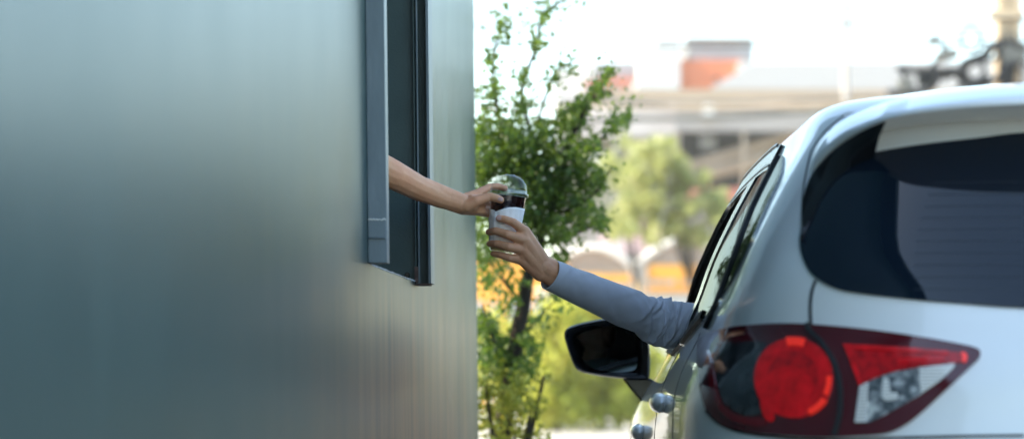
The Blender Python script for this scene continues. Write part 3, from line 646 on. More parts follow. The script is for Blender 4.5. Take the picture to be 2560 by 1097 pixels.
# gloss black side fins beside the glass
def hitY(q, d=.012):
    l = hit_cam(*q)[0]; return (q[0], q[1], l.y-d)
def fin(mir):
    out = [(2218, 297, 4.25), (2150, 331, 4.30), (2096, 366, 4.355)]+[hitY(q, .016) for q in [(2046, 412), (2017, 462), (2005, 520), (2000, 600)]]
    inn = [hitY(q) for q in [(2186, 392), (2150, 404), (2108, 432), (2078, 460), (2054, 495), (2030, 545), (2004, 604)]]
    a = [Vector(p) for p in cat_rom([tuple(P(*q)) for q in out], 6)]; b = [Vector(p) for p in cat_rom([tuple(P(*q)) for q in inn], 6)]
    mid = [x.lerp(y, .5)+Vector((-.004, -.008, 0)) for x, y in zip(a, b)]; bk = [y+Vector((.01, .03, -.004)) for y in b]
    v = a+mid+b+bk; k_ = len(a); f = [(i*k_+k, i*k_+k+1, (i+1)*k_+k+1, (i+1)*k_+k) for i in range(3) for k in range(k_-1)]
    if mir: v = [Vector((2*CXC-p.x, p.y, p.z)) for p in v]
    return fixn(obj('side_fin', v, f, GBLACK, car, True, 60))
fin(False); fin(True)
# tail lamp
Z5 = lambda X, Y: (1700+X/2.977, 750+Y/2.977)
outl = [Z5(*p) for p in [(152, 300), (146, 450), (160, 620), (200, 780), (262, 872), (370, 940), (560, 985), (800, 1008), (1070, 1020), (1300, 1012), (1500, 998), (1620, 962), (1750, 880), (1950, 700), (2150, 510), (2222, 440), (2236, 395), (2200, 365), (2100, 340), (1800, 285), (1400, 226), (1000, 187), (780, 178), (600, 185), (400, 205), (260, 240), (185, 272)]]
def both(name, poly, mat, parents, off, **k):
    for mir, pa in zip((False, True), parents):
        o = patch(name, poly, mat, pa, off, 'cam', **k)
        if mir: o.data.transform(Matrix.Translation((2*(CXC-wl(o).x), 0, 0)) @ Matrix.Diagonal((-1, 1, 1, 1))); o.data.flip_normals()
        yield o
lamps = list(both('tail_lamp', outl, LRIM, (car, car), .006, step=10))
def zc(cx, cy, rx, ry, n=20, a0=0, a1=360): return [Z5(cx+rx*math.cos(math.radians(a0+(a1-a0)*k/n)), cy+ry*math.sin(math.radians(a0+(a1-a0)*k/n))) for k in range(n)]
def band(cx, cy, r0, r1, a0, a1, n=14, k=1.02): return [Z5(cx+r1*math.cos(math.radians(a0+(a1-a0)*i/n)), cy+k*r1*math.sin(math.radians(a0+(a1-a0)*i/n))) for i in range(n+1)]+[Z5(cx+r0*math.cos(math.radians(a1-(a1-a0)*i/n)), cy+k*r0*math.sin(math.radians(a1-(a1-a0)*i/n))) for i in range(n+1)]
for _ in both('smoked_segment', [Z5(*p) for p in [(292, 350), (400, 330), (540, 322), (655, 325), (625, 400), (598, 480), (582, 590), (590, 700), (628, 835), (540, 862), (440, 830), (370, 770), (325, 690), (296, 560), (286, 450)]], LSMOKE, lamps, .0085, step=9): pass
for _ in both('brake_lens', zc(866, 590, 285, 288), LDRED, lamps, .0085, step=9): pass
for _ in both('brake_ring', band(866, 592, 238, 284, 0, 360, 56), LRED, lamps, .0105, step=8, smooth=False): pass
for _ in both('brake_reflector', zc(830, 660, 175, 150), LRED, lamps, .0105, step=8): pass
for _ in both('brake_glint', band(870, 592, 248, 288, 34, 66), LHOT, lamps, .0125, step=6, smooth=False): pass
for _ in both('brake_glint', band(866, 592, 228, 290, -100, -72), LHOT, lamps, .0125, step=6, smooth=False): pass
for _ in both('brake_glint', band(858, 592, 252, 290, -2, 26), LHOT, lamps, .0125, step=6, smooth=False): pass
for _ in both('lower_red_strip', [Z5(*p) for p in [(628, 760), (700, 810), (718, 880), (690, 910), (650, 860)]], LRED, lamps, .0105, step=7): pass
for _ in both('side_red_band', [Z5(*p) for p in [(225, 380), (235, 560), (270, 720), (340, 840), (460, 915), (640, 940), (655, 885), (560, 880), (440, 850), (345, 775), (296, 660), (272, 530)]], LBAND, lamps, .0085, step=8): pass
for _ in both('red_triangle', [Z5(*p) for p in [(1225, 348), (1400, 352), (1700, 372), (2050, 402), (2120, 408), (2142, 440), (2120, 470), (2040, 480), (1800, 502), (1550, 550), (1345, 648), (1310, 560), (1270, 450)]], LDRED, lamps, .0085, step=8, smooth=False): pass
for _ in both('red_edge', [Z5(*p) for p in [(1225, 348), (1300, 350), (1305, 420), (1335, 520), (1355, 610), (1345, 648), (1310, 560), (1268, 450)]], LRED, lamps, .0105, step=6, smooth=False): pass
for _ in both('red_edge', [Z5(*p) for p in [(1310, 352), (1700, 374), (2000, 398), (2000, 424), (1700, 404), (1315, 384)]], LRED, lamps, .0105, step=6, smooth=False): pass
for _ in both('red_ribs', [Z5(*p) for p in [(1620, 450), (1960, 434), (1970, 462), (1630, 492)]], LRED, lamps, .0105, step=6, smooth=False): pass
for _ in both('red_tip', [Z5(*p) for p in [(2090, 415), (2120, 410), (2140, 440), (2122, 476), (2098, 466), (2105, 440)]], LHOT, lamps, .0105, step=6): pass
for _ in both('reverse_lens', [Z5(*p) for p in [(1350, 648), (1430, 602), (1600, 547), (1800, 512), (2040, 486), (2060, 492), (1950, 600), (1800, 705), (1600, 822), (1425, 915), (1310, 915)]], LCLEAR, lamps, .0085, step=8, smooth=False): pass
for _ in both('reverse_ribs', [Z5(*p) for p in [(1350, 650), (1412, 620), (1395, 912), (1312, 914)]], LRIB, lamps, .0105, step=7, smooth=False): pass
for _ in both('reverse_ribs', [Z5(*p) for p in [(1790, 518), (2040, 488), (2050, 495), (1945, 600), (1800, 700), (1785, 600)]], LRIB, lamps, .0105, step=7, smooth=False): pass
for _ in both('reverse_bulb', [Z5(*p) for p in [(1520, 610), (1560, 600), (1575, 690), (1620, 695), (1622, 742), (1522, 745)]], LRIB, lamps, .0105, step=7): pass
for mir, lp in zip((False, True), lamps):
    o = ribbon('lamp_gap', [Z5(*p) for p in [(966, 188), (990, 240), (1075, 335), (1165, 480), (1205, 620), (1212, 760), (1200, 880), (1165, 1010)]], .007, SEAM, lp, off=.0135)
    if mir: o.data.transform(Matrix.Translation((2*(CXC-wl(o).x), 0, 0)) @ Matrix.Diagonal((-1, 1, 1, 1))); o.data.flip_normals()
# side glass, pillars and trims (side view)
DLO = [(4.86, 1.185), (4.84, 1.26), (4.86, 1.36), (4.93, 1.47), (5.02, 1.518), (5.3, 1.545), (5.7, 1.552), (6.05, 1.54), (6.33, 1.495), (6.6, 1.37), (6.85, 1.24), (7.02, 1.12), (6.95, 1.09), (6.4, 1.085), (5.9, 1.10), (5.4, 1.125), (5.05, 1.15)]
def flip(o):
    n_ = o.data.copy(); n_.transform(Matrix.Translation((2*(CXC-wl(o).x), 0, 0)) @ Matrix.Diagonal((-1, 1, 1, 1))); n_.flip_normals()
    c_ = bpy.data.objects.new(o.name, n_); C.objects.link(c_); c_.parent = o.parent; return c_
flip(patch('quarter_window', [(1952, 402), (1960, 392), (1959, 420), (1950, 452), (1917, 524), (1879, 609), (1845, 679), (1812, 733), (1797, 762), (1836, 660), (1880, 550), (1922, 462)], SIDEG, car, .004, 'cam', 5, True, 6))
flip(patch('rear_door_window', [(1935, 402), (1941, 408), (1868, 548), (1832, 648), (1790, 762), (1770, 800), (1752, 800), (1754, 757), (1793, 650), (1846, 534), (1888, 450), (1915, 413)], SIDEG, car, .004, 'cam', 5, True, 4))
fw_ = patch('door_window', [(5.66, 1.12), (5.64, 1.30), (5.66, 1.47), (5.74, 1.525), (6.0, 1.525), (6.28, 1.49), (6.55, 1.36), (6.80, 1.22), (6.93, 1.12), (6.4, 1.105), (6.0, 1.115)], SIDEG, car, .004, 'side', .03, True, 4)
fl_ = flip(fw_); bpy.data.objects.remove(fw_)
flip(patch('door_pillar', [(5.44, 1.13), (5.43, 1.35), (5.44, 1.50), (5.64, 1.50), (5.62, 1.30), (5.66, 1.112)], GBLACK, car, .007, 'side', .02, False))
flip(ribbon('pillar_trim', [(1944, 402), (1910, 468), (1874, 546), (1838, 646), (1795, 758), (1772, 806)], .030, MBLACK, car, .009, 'cam'))
flip(ribbon('window_frame', [(5.13, 1.503), (5.3, 1.510), (5.7, 1.512), (6.05, 1.505), (6.28, 1.475), (6.56, 1.36), (6.84, 1.235), (7.03, 1.11)], .062, GBLACK, car, .007, 'side'))
flip(ribbon('roof_trim', [(5.2, 1.533), (5.3, 1.539), (5.7, 1.541), (6.05, 1.534), (6.3, 1.505)], .007, CHROME, car, .010, 'side'))
flip(ribbon('window_seal', [(5.14, 1.486), (5.3, 1.494), (5.7, 1.496), (6.05, 1.488), (6.25, 1.462), (6.53, 1.348), (6.81, 1.222)], .006, CHROME, car, .009, 'side'))
flip(ribbon('belt_trim', [(5.0, 1.168), (5.4, 1.137), (5.7, 1.12), (6.0, 1.112), (6.4, 1.102), (6.9, 1.112)], .018, MBLACK, car, .009, 'side'))
for pl in ([(5.58, 1.10), (5.57, .9), (5.56, .6), (5.56, .4)], [(6.98, 1.06), (7.0, .9), (7.0, .6), (6.97, .4)], [(4.98, 1.13), (4.93, 1.0), (4.85, .85), (4.95, .6)]):
    flip(ribbon('door_gap', pl, .005, SEAM, car, .001, 'side'))
# door handles
for (px, py, Y, rx, rz) in ((1652, 1006, 5.28, 1, 1), (1597, 1079, 6.30, .8, .75)):
    l, nn = hit_side(Y, P(px, py, Y).z); v = []; f = []; n_, mm = 16, 14
    for i in range(mm+1):
        u = i/mm*2-1; s_ = math.sqrt(max(0, 1-abs(u)**3.2))
        for k in range(n_):
            a = 2*math.pi*k/n_; v.append(Vector((l.x-.010+.020*s_*math.cos(a), Y+.1*u, l.z+.0225*s_*math.sin(a))))
    for i in range(mm):
        for k in range(n_): f.append((i*n_+k, i*n_+(k+1) % n_, (i+1)*n_+(k+1) % n_, (i+1)*n_+k))
    h_ = fixn(obj('door_handle', v, f, PAINT, car, True)); flip(h_)
# wing mirror: rounded shell facing back, glass set in a bezel, stalk to the door
def z7(X, Y): return (1180+X/1.778, 480+Y/1.778)
MY = 6.93
mo = [z7(*p) for p in [(410, 645), (411, 622), (424, 604), (455, 589), (520, 573), (600, 561), (690, 568), (765, 600), (786, 650), (791, 720), (789, 815), (770, 829), (690, 829), (600, 821), (520, 808), (478, 795), (455, 772), (432, 716), (416, 668)]]
mo = [Vector(p) for p in cat_rom(mo, 5, True)]; mc = sum(mo, Vector((0, 0)))/len(mo)
def mring(s, Y, dx=0, dy=0): return [P(mc.x+(p.x-mc.x)*s+dx, mc.y+(p.y-mc.y)*s+dy, Y) for p in mo]
rg_ = [mring(.80, MY+.012, 3, 2), mring(.86, MY+.002, 2, 1), mring(.955, MY-.004), mring(1.0, MY+.008), mring(1.0, MY+.03), mring(.97, MY+.07), mring(.9, MY+.105), mring(.76, MY+.135), mring(.5, MY+.155), mring(.2, MY+.162)]
nm_ = len(mo); v = [p for r_ in rg_ for p in r_]; f = [(i*nm_+k, i*nm_+(k+1) % nm_, (i+1)*nm_+(k+1) % nm_, (i+1)*nm_+k) for i in range(len(rg_)-1) for k in range(nm_)]
f.append(tuple((len(rg_)-1)*nm_+k for k in range(nm_)))
wm = fixn(obj('wing_mirror', v, f, GBLACK, car, True, 50))
mg = [z7(*p) for p in [(462, 655), (478, 632), (520, 614), (600, 596), (680, 602), (735, 632), (738, 700), (736, 762), (718, 790), (640, 800), (560, 790), (510, 765), (482, 722)]]
mg = [Vector(p) for p in cat_rom(mg, 5, True)]
gv = []
for p in mg:
    q = P(p.x, p.y, MY+.010); gv.append(Vector((q.x, q.y+.25*(q.x-.27)+.09*(q.z-1.12), q.z)))
gc = sum(gv, Vector())/len(gv)
mgl = fixn(obj('mirror_glass', [gc+Vector((0, -.001, 0))]+gv, [(0, 1+k, 1+(k+1) % len(gv)) for k in range(len(gv))], MIRROR, wm))
st = [z7(*p) for p in [(668, 826), (790, 826), (812, 838), (800, 880), (768, 950), (748, 925), (700, 870)]]
v = [P(*p, MY+.03) for p in st]+[P(p[0], p[1], MY+.11) for p in st]; k_ = len(st)
f = [tuple(range(k_)), tuple(range(2*k_-1, k_-1, -1))]+[(k, k_+k, k_+(k+1) % k_, (k+1) % k_) for k in range(k_)]
sk = bevel(fixn(obj('mirror_stalk', v, f, GBLACK, wm)), .006)
w2 = flip(wm); g2 = flip(mgl); g2.parent = w2; s2 = flip(sk); s2.parent = w2
# wheels
def wheel(x, y, sgn):
    R, wd = .355, .22; prof = [(R-.11, 0), (R-.02, .0), (R, .03), (R, wd-.03), (R-.02, wd), (R-.11, wd)]; n_ = 48; v = []; f = []
    for (r, q) in prof:
        for k in range(n_): a = 2*math.pi*k/n_; v.append(Vector((x+sgn*q, y+r*math.cos(a), R+.005+r*math.sin(a))))
    for i in range(len(prof)-1):
        for k in range(n_): f.append((i*n_+k, i*n_+(k+1) % n_, (i+1)*n_+(k+1) % n_, (i+1)*n_+k))
    e = bpy.data.objects.new('wheel', None); C.objects.link(e); e.parent = car; e.location = Vector((x, y, R))-car.location
    fixn(obj('tyre', v, f, RUBBER, e, True, 50))
    m = MB(); c = Vector((x+sgn*.02, y, R+.005))
    for k in range(5):
        a = 2*math.pi*k/5; d = Vector((0, math.cos(a), math.sin(a))); s_ = Vector((0, -math.sin(a), math.cos(a)))
        m.hexa([c+d*.02-s_*.03, c+d*.25-s_*.025, c+d*.25+s_*.025, c+d*.02+s_*.03, c+Vector((sgn*.03, 0, 0))+d*.02-s_*.03, c+Vector((sgn*.03, 0, 0))+d*.25-s_*.025, c+Vector((sgn*.03, 0, 0))+d*.25+s_*.025, c+Vector((sgn*.03, 0, 0))+d*.02+s_*.03])
    m.build('rim', ALLOY, e)
    v = [Vector((x+sgn*.07, y+.245*math.cos(2*math.pi*k/32), R+.005+.245*math.sin(2*math.pi*k/32))) for k in range(32)]
    obj('brake_disc', v, [tuple(range(32))], MBLACK, e)
for y in (4.95, 7.6):
    wheel(CXC-.932, y, 1); wheel(CXC+.932, y, -1)
# seats, dash and steering wheel
for sx in (-.42, .42):
    bevel(MB().hexa([(CXC+sx-.25, 5.62, .62), (CXC+sx+.25, 5.62, .62), (CXC+sx+.25, 5.78, .6), (CXC+sx-.25, 5.78, .6), (CXC+sx-.21, 5.48, 1.22), (CXC+sx+.21, 5.48, 1.22), (CXC+sx+.21, 5.6, 1.24), (CXC+sx-.21, 5.6, 1.24)]).build('front_seat', LINING, car), .05)
    bevel(MB().box((CXC+sx-.12, 5.5, 1.27), (CXC+sx+.12, 5.59, 1.42)).build('headrest', LINING, car), .04)
bevel(MB().box((CXC-.7, 6.75, .8), (CXC+.7, 7.3, 1.04)).build('dashboard', LINING, car), .05)
m = MB(); m.tube([(CXC-.42+.18*math.cos(a), 6.52-.05*math.sin(a), .95+.17*math.sin(a)) for a in [2*math.pi*k/32 for k in range(33)]], .014, 8); m.build('steering_wheel', MBLACK, car, True)

# ------------------------------------------------------------------ foliage
def leaves(name, clusters, size, mat, parent, flat=.6, droop=0, aspect=.5):
    V = []; Fc = []
    allp = []
    for (c, rad, n_) in clusters:
        c = np.array(c); rad = np.array(rad if hasattr(rad, '__len__') else (rad,)*3)
        q = rng.normal(size=(n_, 3)); q /= np.linalg.norm(q, axis=1)[:, None]; q *= (rng.random(n_)**.45)[:, None]
        allp.append(c+q*rad)
    pts_ = np.concatenate(allp); n_ = len(pts_)
    d = rng.normal(size=(n_, 3)); d[:, 2] -= droop; d /= np.linalg.norm(d, axis=1)[:, None]
    u = rng.normal(size=(n_, 3)); u[:, 2] += 1.2; s_ = np.cross(d, u); s_ /= np.linalg.norm(s_, axis=1)[:, None]; nn = np.cross(s_, d)
    L = size*(.6+.8*rng.random(n_)); wd = L*aspect*.5; fo = wd*.35
    def q(al, sd): return pts_+d*(L*al)[:, None]+s_*(wd*sd)[:, None]+nn*(fo*abs(sd))[:, None]
    arr = np.stack([q(-.5, 0), q(-.2, 1), q(.15, .85), q(.5, 0), q(.15, -.85), q(-.2, -1)], 1).reshape(-1, 3)
    off = np.array(wl(parent)) if parent else np.zeros(3)
    arr = arr-off
    me = bpy.data.meshes.new(name); me.vertices.add(len(arr)); me.vertices.foreach_set('co', arr.astype(np.float32).ravel())
    b = np.arange(n_)*6; fa = np.stack([b, b+1, b+2, b+3, b, b+3, b+4, b+5], 1).reshape(-1)
    me.loops.add(len(fa)); me.loops.foreach_set('vertex_index', fa.astype(np.int32)); me.polygons.add(n_*2)
    me.polygons.foreach_set('loop_start', np.arange(0, n_*8, 4).astype(np.int32)); me.update(calc_edges=True); me.validate()
    me.materials.append(mat); o = bpy.data.objects.new(name, me); C.objects.link(o); o.parent = parent; return o
TY = 8.9
def tp(px, py, dy=0): return P(px, py, TY+dy)
tree = thing('small_tree', (P(1270, 0, TY).x, TY, 0), 'small dark-trunked tree with airy green leaves growing at the kiosk corner', 'tree')
m = MB()
m.tube(cat_rom([(P(1240, 0, TY).x, TY+.02, 0), tp(1250, 1250), tp(1266, 1000), tp(1284, 900), tp(1290, 850), tp(1309, 760), tp(1318, 700), tp(1338, 650), tp(1350, 600)], 4), [.04-.021*i/32 for i in range(33)], 12)
BR = [([(1350, 600, 0), (1318, 500, -.05), (1270, 410, -.08), (1248, 300, -.05), (1232, 180, 0), (1250, 80, 0), (1278, 42, .02)], .011),
      ([(1350, 600, 0), (1345, 480, .05), (1330, 350, .1), (1305, 230, .1), (1340, 120, .08), (1362, 30, .06), (1440, -8, .05)], .011),
      ([(1350, 600, 0), (1395, 480, .0), (1420, 370, -.05), (1455, 290, -.08), (1492, 232, -.1), (1522, 182, -.1)], .016),
      ([(1380, 520, 0), (1440, 420, .1), (1500, 350, .12), (1552, 305, .15), (1572, 268, .15)], .010),
      ([(1372, 540, 0), (1430, 520, -.1), (1490, 480, -.15), (1528, 420, -.15)], .010),
      ([(1352, 610, 0), (1420, 590, .05), (1490, 560, .1), (1512, 520, .1)], .009),
      ([(1318, 500, 0), (1250, 500, -.1), (1200, 470, -.15)], .010),
      ([(1326, 670, 0), (1380, 640, -.05), (1420, 625, -.08)], .007),
      ([(1306, 760, 0), (1250, 690, .1), (1215, 640, .1)], .009),
      ([(1330, 350, .1), (1375, 210, .1), (1400, 172, .1), (1440, 150, .1)], .006),
      ([(1288, 870, 0), (1340, 800, .05), (1400, 740, .1)], .007),
      ([(1282, 940, 0), (1235, 850, -.05), (1205, 760, -.05)], .010)]
tw = []
for pl, r in BR:
    pp = cat_rom([tuple(tp(*q)) for q in pl], 5); m.tube(pp, [r*(1-.8*i/len(pp)) for i in range(len(pp))], 6); tw.append(pp)
m.build('trunk', BARK, tree, True)
cl = []
pxm = TY/F
for (px, py, r, n_) in [(1205, 340, 36, 160), (1200, 430, 36, 220), (1205, 300, 26, 60), (1225, 400, 55, 420), (1280, 350, 55, 300), (1290, 385, 60, 460), (1360, 345, 50, 330), (1425, 300, 42, 260), (1455, 265, 26, 100), (1490, 232, 20, 80), (1518, 188, 13, 40), (1250, 315, 45, 150), (1345, 425, 70, 600), (1430, 395, 58, 420), (1480, 455, 42, 260), (1395, 490, 70, 560), (1300, 485, 80, 650), (1220, 520, 55, 360), (1460, 535, 38, 170), (1500, 560, 24, 70), (1400, 575, 45, 250), (1330, 570, 60, 330), (1540, 312, 26, 60), (1568, 285, 12, 20), (1240, 235, 34, 60), (1215, 230, 30, 45), (1230, 150, 30, 40), (1262, 70, 24, 30), (1310, 200, 26, 40), (1345, 110, 24, 36), (1360, 40, 22, 24), (1300, 260, 34, 50), (1380, 200, 24, 26), (1215, 600, 45, 170), (1400, 640, 25, 45), (1480, 370, 30, 90), (1260, 640, 45, 120)]:
    cl.append((tuple(tp(px, py, rng.normal()*.05)), (r*pxm, .24, r*pxm), int(n_*.62)))
for (px, py, r, n_) in [(1205, 650, 30, 34), (1225, 700, 40, 34), (1270, 760, 40, 44), (1212, 820, 36, 120), (1235, 905, 45, 200), (1300, 930, 40, 120), (1310, 850, 26, 40), (1345, 800, 34, 30), (1395, 735, 22, 22), (1250, 870, 40, 90), (1330, 880, 40, 70), (1300, 700, 40, 20)]:
    cl.append((tuple(tp(px, py, rng.normal()*.05)), (r*pxm, .2, r*pxm), n_))
for pp in tw:                    # leaves along the twigs
    for i in range(2, len(pp)):
        cl.append((tuple(pp[i]), .075, 5 if pp[i][2] > 2.02 else 4))
leaves('crown', [(c, r, int(n_*2.5)) for c, r, n_ in cl], .0225, LEAF1, tree, aspect=.55)
# undergrowth beside the kiosk corner
def shrub(name, label, px, Y, cl, size, mat, stems=5, group=None, h=None, aspect=.5, dens=1):
    b = P(px, 0, Y); o = thing(name, (b.x, Y, 0), label, 'shrub', group)
    m = MB()
    for k in range(stems):
        c = cl[int(k*len(cl)/stems) % len(cl)][0]
        m.tube([(b.x+random.uniform(-.1, .1), Y, 0), ((b.x+c[0])/2+random.uniform(-.05, .05), Y, c[2]*.5), c], [.02, .014, .006], 6)
    m.build('stem', BARK, o, True); leaves('foliage', [(c, r, int(n_*dens)) for c, r, n_ in cl], size, mat, o, aspect=aspect); return o
def cls(lst, Y, dep):
    k = Y/F
    return [(tuple(P(px, py, Y+rng.normal()*dep*.3)), (r*k, dep, r*k), n_) for px, py, r, n_ in lst]
shrub('leafy_bush', 'fine-leaved green and yellow bush at the foot of the kiosk corner tree', 1260, 8.7,
      cls([(1215, 960, 45, 260), (1270, 990, 50, 330), (1330, 1010, 40, 190), (1220, 1050, 50, 330), (1290, 1070, 50, 330), (1240, 1120, 70, 400), (1340, 1100, 40, 160), (1360, 940, 28, 60), (1250, 920, 30, 80), (1180, 1000, 60, 200), (1300, 950, 30, 110), (1275, 1010, 45, 260)], 8.72, .16), .024, LEAF2, dens=.62)
for i, (px, lab, lst) in enumerate([
    (1390, 'bright yellow-green shrub behind the tree trunk, left of the wing mirror', [(1350, 830, 55, 420), (1400, 790, 60, 480), (1440, 850, 60, 420), (1370, 900, 60, 400), (1420, 960, 60, 500), (1350, 980, 60, 420), (1400, 1020, 60, 400), (1350, 1040, 50, 200), (1440, 1035, 40, 200)]),
    (1500, 'yellow-green shrub showing beneath the wing mirror', [(1470, 770, 50, 380), (1520, 800, 50, 380), (1480, 900, 70, 520), (1540, 930, 60, 420), (1470, 990, 60, 480), (1530, 1010, 60, 420), (1490, 1040, 40, 160)]),
    (1590, 'darker olive shrub just left of the car door', [(1580, 950, 60, 420), (1620, 900, 50, 300), (1570, 1010, 50, 300), (1620, 1000, 50, 260), (1610, 1040, 40, 130)]),
    (1260, 'sunlit shrub seen between the kiosk and the tree trunk', [(1230, 830, 60, 350), (1280, 880, 60, 320), (1230, 930, 60, 300), (1300, 960, 60, 280)])]):
    Y = 43+i*.8; shrub('garden_shrub', lab, px, Y, cls([(a, b, r, int(n_*.75)) for a, b, r, n_ in lst], Y, .6), .19, LEAF4, 6, 'shrubs along the far edge of the forecourt')

for i, (px, lab) in enumerate(((1080, 'green roadside tree hidden behind the kiosk end, nearer the street'), (900, 'green roadside tree behind the kiosk, farther along'))):
    Y = 13.5+i*1.5; b = P(px, 0, Y); o = thing('roadside_tree', (b.x, Y, 0), lab, 'tree', 'trees behind the kiosk')
    m = MB(); m.tube([(b.x, Y, 0), (b.x+.05, Y, .9), (b.x, Y, 1.6)], [.06, .05, .03], 8); m.build('trunk', BARK, o, True)
    leaves('crown', [((b.x+rng.normal()*.25, Y+rng.normal()*.3, 1.25+.28*k), (.32, .32, .25), 330) for k in range(6)], .06, LEAF1, o)
BRICK = NT('terracotta_brick'); tc = BRICK.n('ShaderNodeTexCoord'); mp = BRICK.n('ShaderNodeMapping'); mp.inputs['Rotation'].default_value = (math.radians(90), 0, 0); bk = BRICK.n('ShaderNodeTexBrick'); bk.inputs['Scale'].default_value = 4
bk.inputs['Color1'].default_value = (.26, .13, .075, 1); bk.inputs['Color2'].default_value = (.20, .10, .06, 1); bk.inputs['Mortar'].default_value = (.3, .26, .22, 1)
BRICK.l(tc.outputs['Object'], mp.inputs[0]); BRICK.l(mp.outputs[0], bk.inputs[0]); BRICK.l(bk.outputs[0], BRICK.b.inputs['Base Color']); BRICK.set(Roughness=.9)
gw = thing('added_brick_wall', (6, 19, 0), 'unseen low terracotta brick wall added beyond the car for its warm reflection', 'wall')  # added out of sight behind the car to reflect brown in the kiosk wall
MB().box((1.6, 19, 0), (13, 19.22, 1.12)).build('wall_panel', BRICK.m, gw); MB().box((1.56, 18.96, 1.12), (13.04, 19.26, 1.19)).build('coping', CONC, gw)
# ------------------------------------------------------------------ far side of the street
def bx(px0, px1, py0, py1, Y, dep, ground=False):
    a = P(px0, py1, Y); b = P(px1, py0, Y); z0 = 0 if ground else a.z
    return (a.x, Y, z0), (b.x, Y+dep, b.z)
def far_tree(label, px, Y, cl, size, mat, group, r=.035):
    b = P(px, 0, Y); o = thing('street_tree', (b.x, Y, 0), label, 'tree', group); m = MB(); c0 = cl[0][0]
    m.tube([(b.x, Y, 0), (b.x+.1, Y, c0[2]*.5), c0], [r, r*.8, r*.4], 8)
    for c in cl[1::4]: m.tube([(b.x+.1, Y, c0[2]*.5), ((b.x+c[0][0])/2, Y, c0[2]*.75), c[0]], [r*.5, r*.35, r*.15], 6)
    m.build('trunk', BARK, o, True); leaves('crown', cl, size, mat, o); return o
def loose(regions, n_, Y, dep, per):
    out = []
    for k in range(n_):
        x0, y0, rx, ry = regions[k % len(regions)]; a = random.uniform(0, 6.28); q = math.sqrt(random.random())
        out.append((x0+rx*q*math.cos(a), y0+ry*q*math.sin(a), random.uniform(8, 24), per))
    return cls(out, Y, dep)
far_tree('pale green street tree in front of the dark shed, right of the near tree', 1720, 58, loose([(1610, 420, 80, 45), (1700, 470, 100, 45), (1790, 525, 75, 40), (1650, 385, 60, 35), (1600, 540, 80, 50), (1710, 580, 95, 35)], 84, 58, 1.5, 24), .30, LEAF3, 'street trees')
far_tree('pale street tree rising above the pink and white panel', 1585, 64, loose([(1560, 400, 50, 70), (1590, 500, 60, 60), (1545, 560, 40, 40)], 40, 64, 1.5, 22), .30, LEAF3, 'street trees')
far_tree('large street tree out to the right of the car', 2900, 52, cls([(2900, 450, 260, 1400), (2750, 560, 200, 900), (3100, 520, 240, 900)], 52, 2.2), .35, LEAF3, 'street trees', .2)
# white stair-tower building with the orange gable
Y = 140
b = thing('apartment_building', (P(1720, 0, Y).x, Y, 0), 'white building with an orange upper wall and a pale grey rooftop block', 'building')
m = MB(); m.box(*bx(1640, 1700, 96, 240, Y-1, 6, True)); m.box(*bx(1606, 1640, 122, 240, Y-1, 6, True)); m.box(*bx(1590, 1606, 200, 240, Y-1, 6, True)); m.build('stair_tower', WHITEW, b)
MB().box(*bx(1700, 1860, 150, 245, Y, 8, True)).build('wall', ORANGEW, b)
MB().box(*bx(1720, 1884, 95, 150, Y+1, 7)).build('rooftop_block', GREYW, b)
MB().box(*bx(1716, 1888, 92, 96, Y+.5, 8)).build('parapet', WHITEW, b)
MB().box(*bx(1846, 1874, 155, 192, Y-.6, 1)).build('white_pier', WHITEW, b)
MB().box(*bx(1786, 1798, 192, 202, Y-.15, .1)).build('window', GBLACK, b)
Y = 150
b = thing('apartment_building', (P(1500, 0, Y).x, Y, 0), 'low white and faded orange building behind the tip of the near tree', 'building')
MB().box(*bx(1390, 1465, 170, 245, Y-1, 8, True)).build('wing', WHITEW, b)
MB().box(*bx(1450, 1490, 152, 198, Y-1.5, 8)).build('parapet', WHITEW, b)
MB().box(*bx(1465, 1596, 196, 245, Y, 8, True)).build('wall', ORANGEW, b)
MB().box(*bx(1490, 1600, 155, 195, Y+1, 8)).build('rooftop_block', GREYW, b)
for k in range(3): MB().box(*bx(1500+k*32, 1516+k*32, 208, 226, Y-.15, .1)).build('window', GREYW, b)
# big corrugated roof
Y = 118
b = thing('warehouse_roof', (P(2050, 0, Y).x, Y, 0), 'warehouse with a long pale corrugated roof sloping behind the car', 'building')
pr = [(1735, 243), (1860, 172), (1900, 158), (2600, 150), (2900, 150), (2900, 262), (2300, 262), (1900, 250)]
fr1 = [P(1735, 245, Y), P(3000, 258, Y), P(3000, 150, Y+14), P(1885, 156, Y+14)]
obj('roof', fr1+[p-Vector((0, 0, .3)) for p in fr1], [(0, 1, 2, 3), (7, 6, 5, 4), (0, 4, 5, 1), (1, 5, 6, 2), (2, 6, 7, 3), (3, 7, 4, 0)], CORR, b)
MB().box((fr1[0].x+.5, Y+.6, 0), (fr1[1].x-.5, Y+13, fr1[0].z-.35)).build('wall', WHITEW, b)
